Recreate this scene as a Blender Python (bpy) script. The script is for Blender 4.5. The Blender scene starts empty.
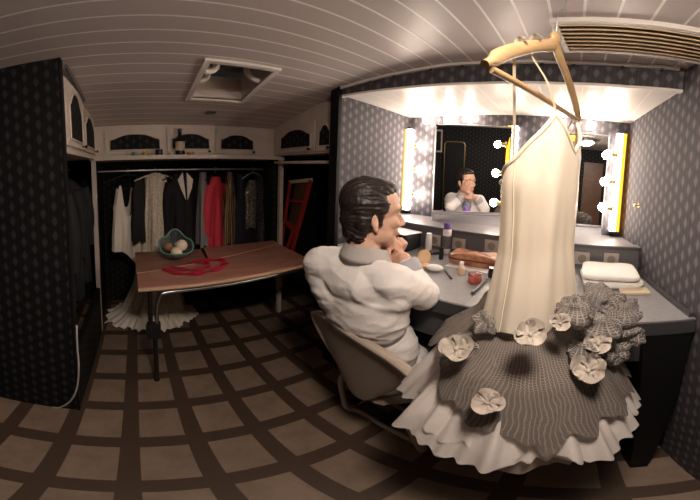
import bpy, bmesh, math, random
from mathutils import Vector, Matrix, noise
V = Vector
sc = bpy.context.scene
COL = sc.collection
random.seed(7)
pi = math.pi
def R(d): return math.radians(d)

# ------------------------------------------------------------------ camera (spherical panorama, hand held, slightly tilted)
X0, S, YH, TX, TY, H = 135.16, 280.0, 191.76, 0.082, 0.0282, 1.35
def unrot(d):
    x, y, z = d
    x, z = math.cos(TY)*x + math.sin(TY)*z, -math.sin(TY)*x + math.cos(TY)*z
    y, z = math.cos(TX)*y + math.sin(TX)*z, -math.sin(TX)*y + math.cos(TX)*z
    return V((x, y, z))
cam_d = bpy.data.cameras.new('camera')
cam = bpy.data.objects.new('camera', cam_d); COL.objects.link(cam)
cam_d.type = 'PANO'
for holder in (cam_d, getattr(cam_d, 'cycles', None)):
    if holder is None: continue
    try:
        holder.panorama_type = 'EQUIRECTANGULAR'
        holder.longitude_min = (0 - X0)/S; holder.longitude_max = (700 - X0)/S
        holder.latitude_max = YH/S; holder.latitude_min = (YH - 500)/S
    except Exception as e:
        pass
cam_d.clip_start = 0.01
rx, ry, rz = unrot((1,0,0)), unrot((0,1,0)), unrot((0,0,1))
m = Matrix.Identity(4)
for i in range(3):
    m[i][0], m[i][1], m[i][2] = rx[i], rz[i], -ry[i]
m[2][3] = H
cam.matrix_world = m
sc.camera = cam
def ray(u, v):
    az = (u - X0)/S; el = (YH - v)/S
    return unrot((math.cos(el)*math.sin(az), math.cos(el)*math.cos(az), math.sin(el)))
O = V((0,0,H))
def atz(u, v, z): d = ray(u, v); return O + d*((z-H)/d.z)
def atx(u, v, x): d = ray(u, v); return O + d*(x/d.x)
def aty(u, v, y): d = ray(u, v); return O + d*(y/d.y)
def atr(u, v, r): d = ray(u, v); return O + d*(r/math.hypot(d.x, d.y))

# ------------------------------------------------------------------ materials
def N(nt, t, **kw):
    n = nt.nodes.new(t)
    for k, v in kw.items(): setattr(n, k, v)
    return n
def mat(name, col=(.5,.5,.5), rough=.6, metal=0., emit=None, estr=0., noise_amt=0., noise_scale=8., bump=0., bump_scale=60.,
        trans=0., sheen=0., alpha=1., spec=.5, ior=1.45, col2=None):
    m = bpy.data.materials.new(name); m.use_nodes = True
    nt = m.node_tree; b = nt.nodes['Principled BSDF']
    b.inputs['Base Color'].default_value = (*col, 1); b.inputs['Roughness'].default_value = rough
    b.inputs['Metallic'].default_value = metal; b.inputs['IOR'].default_value = ior
    b.inputs['Transmission Weight'].default_value = trans
    b.inputs['Alpha'].default_value = alpha
    b.inputs['Specular IOR Level'].default_value = spec
    if sheen: b.inputs['Sheen Weight'].default_value = sheen
    if emit:
        b.inputs['Emission Color'].default_value = (*emit, 1); b.inputs['Emission Strength'].default_value = estr
    tc = N(nt, 'ShaderNodeTexCoord')
    if noise_amt or col2:
        nz = N(nt, 'ShaderNodeTexNoise'); nz.inputs['Scale'].default_value = noise_scale; nz.inputs['Detail'].default_value = 5
        nt.links.new(tc.outputs['Object'], nz.inputs['Vector'])
        mx = N(nt, 'ShaderNodeMix', data_type='RGBA')
        c2 = col2 or tuple(max(0, c*(1-noise_amt)) for c in col)
        mx.inputs[6].default_value = (*col, 1); mx.inputs[7].default_value = (*c2, 1)
        rp = N(nt, 'ShaderNodeMapRange'); rp.inputs[1].default_value = .35; rp.inputs[2].default_value = .65
        nt.links.new(nz.outputs['Fac'], rp.inputs[0]); nt.links.new(rp.outputs[0], mx.inputs[0])
        nt.links.new(mx.outputs[2], b.inputs['Base Color'])
    if bump:
        n2 = N(nt, 'ShaderNodeTexNoise'); n2.inputs['Scale'].default_value = bump_scale; n2.inputs['Detail'].default_value = 4
        nt.links.new(tc.outputs['Object'], n2.inputs['Vector'])
        bp = N(nt, 'ShaderNodeBump'); bp.inputs['Strength'].default_value = bump; bp.inputs['Distance'].default_value = .01
        nt.links.new(n2.outputs['Fac'], bp.inputs['Height']); nt.links.new(bp.outputs['Normal'], b.inputs['Normal'])
    return m
def M1(nt, op, a, b=None, c=None):
    n = N(nt, 'ShaderNodeMath', operation=op)
    for i, x in enumerate((a, b, c)):
        if x is None: continue
        if isinstance(x, (int, float)): n.inputs[i].default_value = x
        else: nt.links.new(x, n.inputs[i])
    return n.outputs[0]
def wall_uv(nt):
    g = N(nt, 'ShaderNodeNewGeometry')
    sp = N(nt, 'ShaderNodeSeparateXYZ'); nt.links.new(g.outputs['Position'], sp.inputs[0])
    sn = N(nt, 'ShaderNodeSeparateXYZ'); nt.links.new(g.outputs['True Normal'], sn.inputs[0])
    ax = M1(nt, 'ABSOLUTE', sn.outputs[0]); ay = M1(nt, 'ABSOLUTE', sn.outputs[1])
    sel = M1(nt, 'GREATER_THAN', ax, ay)
    u = M1(nt, 'ADD', M1(nt, 'MULTIPLY', sel, sp.outputs[1]), M1(nt, 'MULTIPLY', M1(nt, 'SUBTRACT', 1., sel), sp.outputs[0]))
    return u, sp.outputs[2]
def wallpaper(name, bg, line, dia, pu=.099, pv=.065):
    m = bpy.data.materials.new(name); m.use_nodes = True
    nt = m.node_tree; b = nt.nodes['Principled BSDF']; b.inputs['Roughness'].default_value = .75
    b.inputs['Specular IOR Level'].default_value = .25
    u, v = wall_uv(nt)
    def lattice(du, dv):
        fu = M1(nt, 'ABSOLUTE', M1(nt, 'SUBTRACT', M1(nt, 'FRACT', M1(nt, 'ADD', M1(nt, 'DIVIDE', u, pu), du)), .5))
        fv = M1(nt, 'ABSOLUTE', M1(nt, 'SUBTRACT', M1(nt, 'FRACT', M1(nt, 'ADD', M1(nt, 'DIVIDE', v, pv), dv)), .5))
        fu2 = M1(nt, 'MULTIPLY', fu, fu); 
        return M1(nt, 'ADD', M1(nt, 'MULTIPLY', fu, pu/.0138), M1(nt, 'POWER', M1(nt, 'MULTIPLY', fv, pv/.0240), 1.35)), fu, fv
    a, fu, fv = lattice(0, 0); c, fu2, fv2 = lattice(.5, .5)
    d = M1(nt, 'MINIMUM', a, c)
    isd = M1(nt, 'LESS_THAN', d, .92)
    rim = M1(nt, 'MULTIPLY', M1(nt, 'GREATER_THAN', d, 1.12), M1(nt, 'LESS_THAN', d, 1.42))
    stem = M1(nt, 'LESS_THAN', M1(nt, 'ABSOLUTE', M1(nt, 'SUBTRACT', fu, .25)), .018)
    lines = M1(nt, 'MAXIMUM', rim, M1(nt, 'MULTIPLY', stem, M1(nt, 'SUBTRACT', 1., isd)))
    nz = N(nt, 'ShaderNodeTexNoise'); nz.inputs['Scale'].default_value = 220; nz.inputs['Detail'].default_value = 2
    nzf = M1(nt, 'MULTIPLY', M1(nt, 'SUBTRACT', nz.outputs['Fac'], .5), .5)
    m1 = N(nt, 'ShaderNodeMix', data_type='RGBA'); m1.inputs[6].default_value = (*bg,1); m1.inputs[7].default_value = (*line,1)
    nt.links.new(M1(nt, 'MULTIPLY', lines, .8), m1.inputs[0])
    m2 = N(nt, 'ShaderNodeMix', data_type='RGBA'); m2.inputs[7].default_value = (*dia,1)
    nt.links.new(m1.outputs[2], m2.inputs[6]); nt.links.new(isd, m2.inputs[0])
    hs = N(nt, 'ShaderNodeHueSaturation'); nt.links.new(M1(nt, 'ADD', 1., nzf), hs.inputs['Value']); nt.links.new(m2.outputs[2], hs.inputs['Color'])
    nt.links.new(hs.outputs[0], b.inputs['Base Color'])
    return m
def floor_mat():
    m = bpy.data.materials.new('vinyl_tile_floor'); m.use_nodes = True
    nt = m.node_tree; b = nt.nodes['Principled BSDF']; b.inputs['Roughness'].default_value = .5
    g = N(nt, 'ShaderNodeNewGeometry'); sp = N(nt, 'ShaderNodeSeparateXYZ'); nt.links.new(g.outputs['Position'], sp.inputs[0])
    nz = N(nt, 'ShaderNodeTexNoise'); nz.inputs['Scale'].default_value = 7; nz.inputs['Detail'].default_value = 8; nz.inputs['Roughness'].default_value = .7
    nt.links.new(g.outputs['Position'], nz.inputs['Vector'])
    n2 = N(nt, 'ShaderNodeTexNoise'); n2.inputs['Scale'].default_value = 130; n2.inputs['Detail'].default_value = 3
    nt.links.new(g.outputs['Position'], n2.inputs['Vector'])
    fx = M1(nt, 'ABSOLUTE', M1(nt, 'SUBTRACT', M1(nt, 'FRACT', M1(nt, 'DIVIDE', M1(nt, 'ADD', sp.outputs[0], 10*GX - OX), GX)), .5))
    fy = M1(nt, 'ABSOLUTE', M1(nt, 'SUBTRACT', M1(nt, 'FRACT', M1(nt, 'DIVIDE', M1(nt, 'ADD', sp.outputs[1], 10*GY - OY), GY)), .5))
    band = M1(nt, 'MAXIMUM', M1(nt, 'GREATER_THAN', fx, .5-.035/GX), M1(nt, 'GREATER_THAN', fy, .5-.035/GY))
    mt = N(nt, 'ShaderNodeMix', data_type='RGBA'); mt.inputs[6].default_value = (.275,.20,.15,1); mt.inputs[7].default_value = (.18,.13,.092,1)
    mr = N(nt, 'ShaderNodeMapRange'); mr.inputs[1].default_value = .35; mr.inputs[2].default_value = .68; nt.links.new(nz.outputs['Fac'], mr.inputs[0]); nt.links.new(mr.outputs[0], mt.inputs[0])
    mb = N(nt, 'ShaderNodeMix', data_type='RGBA'); mb.inputs[6].default_value = (.088,.055,.036,1); mb.inputs[7].default_value = (.045,.028,.019,1)
    nt.links.new(n2.outputs['Fac'], mb.inputs[0])
    mx = N(nt, 'ShaderNodeMix', data_type='RGBA'); nt.links.new(band, mx.inputs[0]); nt.links.new(mt.outputs[2], mx.inputs[6]); nt.links.new(mb.outputs[2], mx.inputs[7])
    nt.links.new(mx.outputs[2], b.inputs['Base Color'])
    return m
GX, GY, OX, OY = .2435, .282, -.054, .912
def plank_mat(name, col, line, pitch, w=.007, off=0., rough=.35, axis_uv=True):
    """painted tongue-and-groove boards: pale joint strips every `pitch` metres of the UV v coordinate"""
    m = bpy.data.materials.new(name); m.use_nodes = True
    nt = m.node_tree; b = nt.nodes['Principled BSDF']; b.inputs['Roughness'].default_value = rough
    uv = N(nt, 'ShaderNodeUVMap'); sp = N(nt, 'ShaderNodeSeparateXYZ'); nt.links.new(uv.outputs[0], sp.inputs[0])
    f = M1(nt, 'FRACT', M1(nt, 'DIVIDE', M1(nt, 'ADD', sp.outputs[1], off), pitch))
    isl = M1(nt, 'LESS_THAN', f, w/pitch)
    dk = M1(nt, 'MULTIPLY', M1(nt, 'GREATER_THAN', f, w/pitch), M1(nt, 'LESS_THAN', f, 1.7*w/pitch))
    nz = N(nt, 'ShaderNodeTexNoise'); nz.inputs['Scale'].default_value = 3; nz.inputs['Detail'].default_value = 3
    mx = N(nt, 'ShaderNodeMix', data_type='RGBA'); mx.inputs[6].default_value = (*col,1); mx.inputs[7].default_value = tuple(c*.86 for c in col)+(1,)
    nt.links.new(nz.outputs['Fac'], mx.inputs[0])
    m2 = N(nt, 'ShaderNodeMix', data_type='RGBA'); nt.links.new(isl, m2.inputs[0]); nt.links.new(mx.outputs[2], m2.inputs[6]); m2.inputs[7].default_value = (*line,1)
    nt.links.new(m2.outputs[2], b.inputs['Base Color'])
    bp = N(nt, 'ShaderNodeBump'); bp.inputs['Strength'].default_value = .6; bp.inputs['Distance'].default_value = .004
    nt.links.new(M1(nt, 'SUBTRACT', isl, dk), bp.inputs['Height']); nt.links.new(bp.outputs[0], b.inputs['Normal'])
    return m
def wood_mat(name, c1, c2, scale=3., rough=.45, stretch=(1,8,8)):
    m = bpy.data.materials.new(name); m.use_nodes = True
    nt = m.node_tree; b = nt.nodes['Principled BSDF']; b.inputs['Roughness'].default_value = rough
    tc = N(nt, 'ShaderNodeTexCoord'); mp = N(nt, 'ShaderNodeMapping'); mp.inputs['Scale'].default_value = stretch
    nt.links.new(tc.outputs['Object'], mp.inputs[0])
    nz = N(nt, 'ShaderNodeTexNoise'); nz.inputs['Scale'].default_value = scale; nz.inputs['Detail'].default_value = 8; nz.inputs['Distortion'].default_value = 1.2
    nt.links.new(mp.outputs[0], nz.inputs['Vector'])
    mr = N(nt, 'ShaderNodeMapRange'); mr.inputs[1].default_value = .3; mr.inputs[2].default_value = .7; nt.links.new(nz.outputs['Fac'], mr.inputs[0])
    mx = N(nt, 'ShaderNodeMix', data_type='RGBA'); mx.inputs[6].default_value = (*c1,1); mx.inputs[7].default_value = (*c2,1)
    nt.links.new(mr.outputs[0], mx.inputs[0]); nt.links.new(mx.outputs[2], b.inputs['Base Color'])
    return m
def net_mat(name, col, cell, thick, dens=.0, transl=.4, fill=None):
    """woven net / tulle: threads on the UV grid, the rest see-through"""
    m = bpy.data.materials.new(name); m.use_nodes = True
    nt = m.node_tree; nt.nodes.remove(nt.nodes['Principled BSDF']); out = nt.nodes['Material Output']
    df = N(nt, 'ShaderNodeBsdfDiffuse'); df.inputs[0].default_value = (*col,1)
    tl = N(nt, 'ShaderNodeBsdfTranslucent'); tl.inputs[0].default_value = (*col,1)
    ms = N(nt, 'ShaderNodeMixShader'); ms.inputs[0].default_value = transl
    nt.links.new(df.outputs[0], ms.inputs[1]); nt.links.new(tl.outputs[0], ms.inputs[2])
    tr = N(nt, 'ShaderNodeBsdfTransparent')
    uv = N(nt, 'ShaderNodeUVMap'); 
    nz = N(nt, 'ShaderNodeTexNoise'); nz.inputs['Scale'].default_value = 9; nt.links.new(uv.outputs[0], nz.inputs['Vector'])
    ad = N(nt, 'ShaderNodeMix', data_type='RGBA', blend_type='LINEAR_LIGHT'); ad.inputs[0].default_value = .015
    nt.links.new(uv.outputs[0], ad.inputs[6]); nt.links.new(nz.outputs['Color'], ad.inputs[7])
    sp = N(nt, 'ShaderNodeSeparateXYZ'); nt.links.new(ad.outputs[2], sp.inputs[0])
    if cell:
        fu = M1(nt, 'FRACT', M1(nt, 'DIVIDE', sp.outputs[0], cell)); fv = M1(nt, 'FRACT', M1(nt, 'DIVIDE', sp.outputs[1], cell*.7))
        th = M1(nt, 'MAXIMUM', M1(nt, 'LESS_THAN', fu, thick), M1(nt, 'LESS_THAN', fv, thick))
        n3 = N(nt, 'ShaderNodeTexNoise'); n3.inputs['Scale'].default_value = 14; n3.inputs['Detail'].default_value = 3; nt.links.new(uv.outputs[0], n3.inputs['Vector'])
        base = M1(nt, 'MULTIPLY', M1(nt, 'ADD', n3.outputs['Fac'], dens-.5), 1.)
        fac = M1(nt, 'MAXIMUM', th, base)
        if fill:
            fm_ = N(nt, 'ShaderNodeMix', data_type='RGBA'); fm_.inputs[6].default_value = (*fill,1); fm_.inputs[7].default_value = (*col,1)
            nt.links.new(th, fm_.inputs[0]); nt.links.new(fm_.outputs[2], df.inputs[0]); nt.links.new(fm_.outputs[2], tl.inputs[0])
    else:
        n3 = N(nt, 'ShaderNodeTexNoise'); n3.inputs['Scale'].default_value = 6; n3.inputs['Detail'].default_value = 3; nt.links.new(uv.outputs[0], n3.inputs['Vector'])
        fac = M1(nt, 'ADD', M1(nt, 'MULTIPLY', M1(nt, 'SUBTRACT', n3.outputs['Fac'], .5), .5), dens)
    cl = N(nt, 'ShaderNodeClamp'); nt.links.new(fac, cl.inputs[0])
    mo = N(nt, 'ShaderNodeMixShader'); nt.links.new(cl.outputs[0], mo.inputs[0]); nt.links.new(tr.outputs[0], mo.inputs[1]); nt.links.new(ms.outputs[0], mo.inputs[2])
    nt.links.new(mo.outputs[0], out.inputs[0])
    return m
def pattern_mat(name, kind, c1, c2, scale, rough=.7, metal=0.):
    m = bpy.data.materials.new(name); m.use_nodes = True
    nt = m.node_tree; b = nt.nodes['Principled BSDF']; b.inputs['Roughness'].default_value = rough; b.inputs['Metallic'].default_value = metal
    tc = N(nt, 'ShaderNodeTexCoord')
    if kind == 'stripe':
        t = N(nt, 'ShaderNodeTexWave'); t.bands_direction = 'DIAGONAL' if False else 'X'; t.inputs['Scale'].default_value = scale; t.inputs['Distortion'].default_value = 1.5
        f = M1(nt, 'GREATER_THAN', t.outputs['Fac'], .5); nt.links.new(tc.outputs['Object'], t.inputs['Vector'])
    elif kind == 'dots':
        t = N(nt, 'ShaderNodeTexVoronoi'); t.inputs['Scale'].default_value = scale; t.inputs['Randomness'].default_value = .2
        nt.links.new(tc.outputs['Object'], t.inputs['Vector']); f = M1(nt, 'LESS_THAN', t.outputs['Distance'], .3)
    else:
        t = N(nt, 'ShaderNodeTexVoronoi'); t.inputs['Scale'].default_value = scale; nt.links.new(tc.outputs['Object'], t.inputs['Vector'])
        s2 = N(nt, 'ShaderNodeSeparateXYZ'); nt.links.new(t.outputs['Color'], s2.inputs[0]); f = s2.outputs[0]
    mx = N(nt, 'ShaderNodeMix', data_type='RGBA'); mx.inputs[6].default_value = (*c1,1); mx.inputs[7].default_value = (*c2,1)
    nt.links.new(f, mx.inputs[0]); nt.links.new(mx.outputs[2], b.inputs['Base Color'])
    return m

M = {}
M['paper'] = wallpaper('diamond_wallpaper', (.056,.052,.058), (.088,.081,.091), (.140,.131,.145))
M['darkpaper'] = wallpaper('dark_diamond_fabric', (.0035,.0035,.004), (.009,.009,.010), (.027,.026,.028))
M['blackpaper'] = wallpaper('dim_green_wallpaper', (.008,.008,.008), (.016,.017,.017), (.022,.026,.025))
M['floor'] = floor_mat()
M['ceil'] = plank_mat('ceiling_boards', (.64,.57,.55), (1.,.97,.95), .095, .0085)
M['canopy'] = plank_mat('canopy_boards', (.78,.74,.70), (.90,.88,.85), .098, .006)
M['cream'] = mat('cream_cabinet_paint', (.62,.53,.46), .45, noise_amt=.12)
M['white_paint'] = mat('white_paint', (.78,.73,.68), .45)
M['black_wood'] = mat('black_paint', (.006,.006,.007), .55, spec=.2)
M['counter'] = mat('grey_laminate', (.235,.23,.24), .42, noise_amt=.1, noise_scale=40)
M['counter_edge'] = mat('dark_grey_edge', (.045,.045,.05), .4)
M['ledge'] = mat('grey_ledge_paint', (.145,.138,.15), .45)
M['mirror'] = mat('mirror_glass', (.93,.94,.95), .0, 1.)
M['brass'] = mat('brass', (.75,.55,.25), .3, 1.)
M['steel'] = mat('steel', (.6,.6,.62), .3, 1.)
M['black_metal'] = mat('black_metal', (.018,.018,.02), .35, .3)
M['lamp_white'] = mat('lamp_diffuser', (.9,.9,.9), .4, emit=(1,.87,.76), estr=9)
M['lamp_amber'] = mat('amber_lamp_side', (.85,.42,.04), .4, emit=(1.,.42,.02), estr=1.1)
M['bulb'] = mat('bulb_glass', (1,1,1), .3, emit=(1,.84,.70), estr=56)
LX, LY = .20, -.08
M['dome'] = mat('assumed_lamp_glass', (.9,.88,.84), .3, emit=(1,.84,.71), estr=82)  # glow of the assumed ceiling lamp, added out of view
M['recess'] = mat('socket_recess', (.27,.235,.205), .5)
M['socket'] = mat('cream_socket_plate', (.48,.43,.38), .4)
M['table'] = wood_mat('worn_red_brown_tabletop', (.47,.23,.17), (.33,.15,.11), 3., .42, (1,7,7))
M['table2'] = wood_mat('dull_brown_tabletop', (.32,.155,.11), (.21,.10,.075), 3., .5, (1,7,7))
M['table_edge'] = mat('pale_table_edging', (.50,.33,.20), .5)
M['red'] = mat('red_ribbon', (.80,.04,.12), .55, noise_amt=.12, noise_scale=30)
M['egg'] = mat('cream_ball', (.95,.80,.60), .5, noise_amt=.1)
M['egg_brown'] = mat('brown_ball', (.42,.2,.09), .5)
M['bowl'] = mat('smoky_glass', (.20,.24,.24), .12, trans=.45, alpha=.85)
M['teal'] = mat('teal_glass', (.25,.48,.42), .15, trans=.3)
M['chair'] = mat('cream_chair_vinyl', (.36,.30,.25), .42, noise_amt=.06, bump=.05, bump_scale=200)
M['chair_frame'] = mat('beige_painted_tube', (.58,.50,.42), .35)
M['skin'] = mat('skin', (.66,.40,.29), .48, noise_amt=.12, noise_scale=25, bump=.08, bump_scale=220)
M['hair'] = mat('dark_brown_hair', (.022,.015,.013), .42, bump=.3, bump_scale=90)
M['shirt'] = mat('white_cotton_shirt', (.72,.68,.66), .8, noise_amt=.05, bump=.25, bump_scale=45)
M['cuff'] = mat('grey_cuff', (.36,.35,.38), .8)
M['tee'] = mat('blue_grey_undershirt', (.20,.23,.30), .85)
M['jeans'] = mat('dark_trousers', (.022,.024,.034), .8)
M['shoe'] = mat('brown_shoe_leather', (.06,.035,.02), .4)
M['eye'] = mat('eye_white', (.75,.72,.68), .2); M['iris'] = mat('iris', (.05,.03,.02), .15)
M['lip'] = mat('lip', (.44,.2,.16), .4)
M['hanger_wood'] = wood_mat('beech_hanger', (.43,.29,.15), (.36,.23,.11), 4., .38, (2,2,10))
M['hanger_white'] = mat('pale_hanger_bar', (.72,.62,.48), .4)
M['satin'] = mat('ivory_satin', (.84,.77,.66), .36, sheen=.2, noise_amt=.05)
def make_translucent(m, col, f):
    nt = m.node_tree; out = nt.nodes['Material Output']; b = nt.nodes['Principled BSDF']
    tl = N(nt, 'ShaderNodeBsdfTranslucent'); tl.inputs[0].default_value = (*col,1); ms = N(nt, 'ShaderNodeMixShader'); ms.inputs[0].default_value = f
    nt.links.new(b.outputs[0], ms.inputs[1]); nt.links.new(tl.outputs[0], ms.inputs[2]); nt.links.new(ms.outputs[0], out.inputs[0])
make_translucent(M['satin'], (.90,.80,.64), .40)
M['satin_trim'] = mat('ivory_edging', (.74,.65,.50), .5)
M['net'] = net_mat('grey_brown_net', (.27,.235,.21), .0098, .27, .90, .3, (.14,.118,.105))
M['net2'] = net_mat('grey_net_ruffle', (.33,.30,.275), .0098, .27, .62, .35, (.19,.17,.158))
M['tulle'] = net_mat('white_tulle', (.88,.82,.78), None, 0, .84, .35)
M['tulle2'] = net_mat('ivory_tulle', (.84,.73,.62), None, 0, .85, .35)
M['flower'] = mat('cream_fabric_flower', (.44,.385,.33), .8, noise_amt=.3, noise_scale=30)
M['lace'] = mat('cream_lace', (.84,.74,.58), .7, noise_amt=.3, noise_scale=60, bump=.5, bump_scale=80)
M['whitecloth'] = mat('white_cloth', (.88,.80,.70), .75, bump=.15)
M['towel'] = mat('white_towel', (.85,.83,.80), .9, bump=.5, bump_scale=300)
M['blackcloth'] = mat('black_cloth', (.010,.010,.012), .8)
M['navycloth'] = mat('navy_cloth', (.022,.022,.035), .8)
M['greycloth'] = mat('grey_cloth', (.30,.27,.29), .8)
M['redcloth'] = mat('red_wool', (.84,.06,.10), .7)
M['goldcloth'] = pattern_mat('gold_striped_cloth', 'stripe', (.50,.36,.18), (.04,.03,.025), 22, .3, .3)
M['sequin'] = pattern_mat('olive_sequins', 'vor', (.06,.055,.045), (.36,.33,.26), 75, .35, .3)
M['dots'] = pattern_mat('dotted_cloth', 'dots', (.015,.016,.018), (.12,.12,.12), 40)
M['redwood'] = mat('red_painted_wood', (.33,.028,.02), .4); M['brownwood'] = wood_mat('brown_wood', (.13,.06,.035), (.07,.035,.022))
M['glass'] = mat('clear_glass', (.9,.9,.9), .05, trans=.9, alpha=.6)
M['darkglass'] = mat('dark_bottle_glass', (.012,.012,.012), .1)
M['label'] = mat('paper_label', (.60,.50,.36), .6)
M['yellow'] = mat('yellow_plastic', (.62,.40,.06), .4); M['tealp'] = mat('teal_plastic', (.08,.22,.24), .4)
M['orange'] = mat('orange_plastic', (.5,.2,.06), .4)
M['blackp'] = mat('black_plastic', (.015,.015,.017), .3)
M['whitep'] = mat('white_plastic', (.82,.80,.78), .35)
M['purple'] = mat('purple_plastic', (.16,.07,.30), .3)
M['blue'] = mat('blue_plastic', (.05,.22,.50), .3)
M['pink'] = mat('pink_gel', (.85,.22,.18), .15, trans=.3)
M['nude'] = mat('beige_liquid', (.72,.55,.38), .2)
M['gold'] = mat('gold_compact', (.82,.56,.25), .3, .6)
M['powder'] = mat('face_powder', (.78,.55,.36), .9)
M['purse'] = mat('patterned_leather', (.20,.045,.025), .3, col2=(.46,.24,.13), noise_scale=22)
M['purse_trim'] = mat('brown_leather_edge', (.16,.05,.03), .35)
M['vent'] = mat('beige_vent_plastic', (.74,.60,.40), .5)
M['vent_dark'] = mat('vent_inner_plate', (.50,.38,.22), .6)
M['hatch'] = mat('grey_hatch_lid', (.20,.19,.20), .5)
M['cable'] = mat('grey_cable', (.45,.44,.42), .5)

# ------------------------------------------------------------------ mesh helpers
def link(o, parent=None):
    COL.objects.link(o)
    if parent is not None:
        o.parent = parent
        o.matrix_parent_inverse = parent.matrix_basis.inverted()
    return o
def tag(o, label=None, cat=None, group=None, kind=None):
    if label: o['label'] = label
    if cat: o['category'] = cat
    if group: o['group'] = group
    if kind: o['kind'] = kind
    return o
def thing(name, loc, label, cat, group=None):
    o = bpy.data.objects.new(name, None); o.location = V(loc); o.empty_display_size = .05
    COL.objects.link(o); return tag(o, label, cat, group)
class MB:
    def __init__(s): s.b = bmesh.new(); s.uv = s.b.loops.layers.uv.new('UVMap')
    def box(s, lo, hi, bevel=0., rot=None, piv=None, seg=2):
        lo, hi = V(lo), V(hi)
        vs = [s.b.verts.new((x,y,z)) for x in (lo.x,hi.x) for y in (lo.y,hi.y) for z in (lo.z,hi.z)]
        q = [(0,1,3,2),(4,6,7,5),(0,4,5,1),(2,3,7,6),(0,2,6,4),(1,5,7,3)]
        fs = [s.b.faces.new([vs[i] for i in f]) for f in q]
        if bevel:
            es = list({e for f in fs for e in f.edges})
            r = bmesh.ops.bevel(s.b, geom=es, offset=bevel, segments=seg, profile=.7, affect='EDGES')
            vs = list({v for f in r['faces'] for v in f.verts} | {v for v in vs if v.is_valid})
        if rot is not None:
            p = V(piv) if piv is not None else (lo+hi)/2
            for v in vs: v.co = rot @ (v.co - p) + p
        return s
    def poly_prism(s, pts, d):
        """closed polygon pts (Vectors) extruded along vector d"""
        d = V(d); n = len(pts)
        a = [s.b.verts.new(V(p)) for p in pts]; b = [s.b.verts.new(V(p)+d) for p in pts]
        s.b.faces.new(list(reversed(a))); s.b.faces.new(b)
        for i in range(n): s.b.faces.new((a[i], a[(i+1)%n], b[(i+1)%n], b[i]))
        return s
    def tube(s, pts, r, seg=8, cap=True, closed=False):
        pts = [V(p) for p in pts]; n = len(pts); rs = r if isinstance(r, (list, tuple)) else [r]*n
        rings = []; up = None
        for i, p in enumerate(pts):
            if closed: t = pts[(i+1)%n] - pts[i-1]
            else: t = pts[min(i+1,n-1)] - pts[max(i-1,0)]
            t.normalize()
            if up is None: up = t.orthogonal().normalized()
            up = (up - t*up.dot(t)); up = up.normalized() if up.length > 1e-6 else t.orthogonal().normalized()
            w = t.cross(up)
            rings.append([s.b.verts.new(p + (up*math.cos(2*pi*k/seg) + w*math.sin(2*pi*k/seg))*rs[i]) for k in range(seg)])
        for i in range(n if closed else n-1):
            A, B = rings[i], rings[(i+1)%n]
            for k in range(seg): s.b.faces.new((A[k], A[(k+1)%seg], B[(k+1)%seg], B[k]))
        if cap and not closed:
            s.b.faces.new(list(reversed(rings[0]))); s.b.faces.new(rings[-1])
        return s
    def lathe(s, prof, c, seg=24, axis=None, cap=True):
        """prof: list of (radius, height) about an axis through c"""
        c = V(c); ax = V(axis).normalized() if axis is not None else V((0,0,1))
        e1 = ax.orthogonal().normalized(); e2 = ax.cross(e1)
        rings = [[s.b.verts.new(c + ax*h + (e1*math.cos(2*pi*k/seg)+e2*math.sin(2*pi*k/seg))*max(r,1e-4)) for k in range(seg)] for r, h in prof]
        for A, B in zip(rings, rings[1:]):
            for k in range(seg): s.b.faces.new((A[k], A[(k+1)%seg], B[(k+1)%seg], B[k]))
        if cap:
            s.b.faces.new(list(reversed(rings[0]))); s.b.faces.new(rings[-1])
        return s
    def ball(s, c, r, rot=None, u=16, v=10):
        c = V(c); r = V((r,r,r)) if isinstance(r, (int,float)) else V(r)
        m = Matrix.Translation(c) @ (rot.to_4x4() if rot else Matrix.Identity(4)) @ Matrix.Diagonal((*r,1))
        bmesh.ops.create_uvsphere(s.b, u_segments=u, v_segments=v, radius=1, matrix=m); return s
    def capsule(s, p0, r0, p1, r1, seg=12):
        p0, p1 = V(p0), V(p1); t = (p1-p0); L = t.length; t = t/L
        pts, rs = [], []
        for k in range(5):
            a = pi/2*(1-k/4); pts.append(p0 - t*r0*math.sin(a)); rs.append(max(r0*math.cos(a), 1e-4))
        for k in range(5):
            a = pi/2*k/4; pts.append(p1 + t*r1*math.sin(a)); rs.append(max(r1*math.cos(a), 1e-4))
        return s.tube(pts, rs, seg)
    def grid(s, nu, nv, f, closed=False, uvf=None):
        vs = [[s.b.verts.new(f(i/(nu if closed else nu-1), j/(nv-1))) for j in range(nv)] for i in range(nu)]
        for i in range(nu if closed else nu-1):
            for j in range(nv-1):
                fc = s.b.faces.new((vs[i][j], vs[(i+1)%nu][j], vs[(i+1)%nu][j+1], vs[i][j+1]))
                if uvf:
                    for l, (a, b) in zip(fc.loops, ((i,j),(i+1,j),(i+1,j+1),(i,j+1))):
                        l[s.uv].uv = uvf(a/(nu if closed else nu-1), b/(nv-1))
        return s
    def build(s, name, m, parent=None, smooth=True, label=None, recalc=True, autosm=40):
        if recalc: bmesh.ops.recalc_face_normals(s.b, faces=s.b.faces)
        me = bpy.data.meshes.new(name)
        for f in s.b.faces: f.smooth = smooth
        if smooth and autosm:
            for e in s.b.edges:
                if len(e.link_faces) == 2 and e.calc_face_angle(0) > R(autosm): e.smooth = False
        s.b.to_mesh(me); s.b.free(); me.materials.append(m)
        o = bpy.data.objects.new(name, me); link(o, parent)
        if label: o['label'] = label
        return o
def struct(o): o['kind'] = 'structure'; return o
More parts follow.
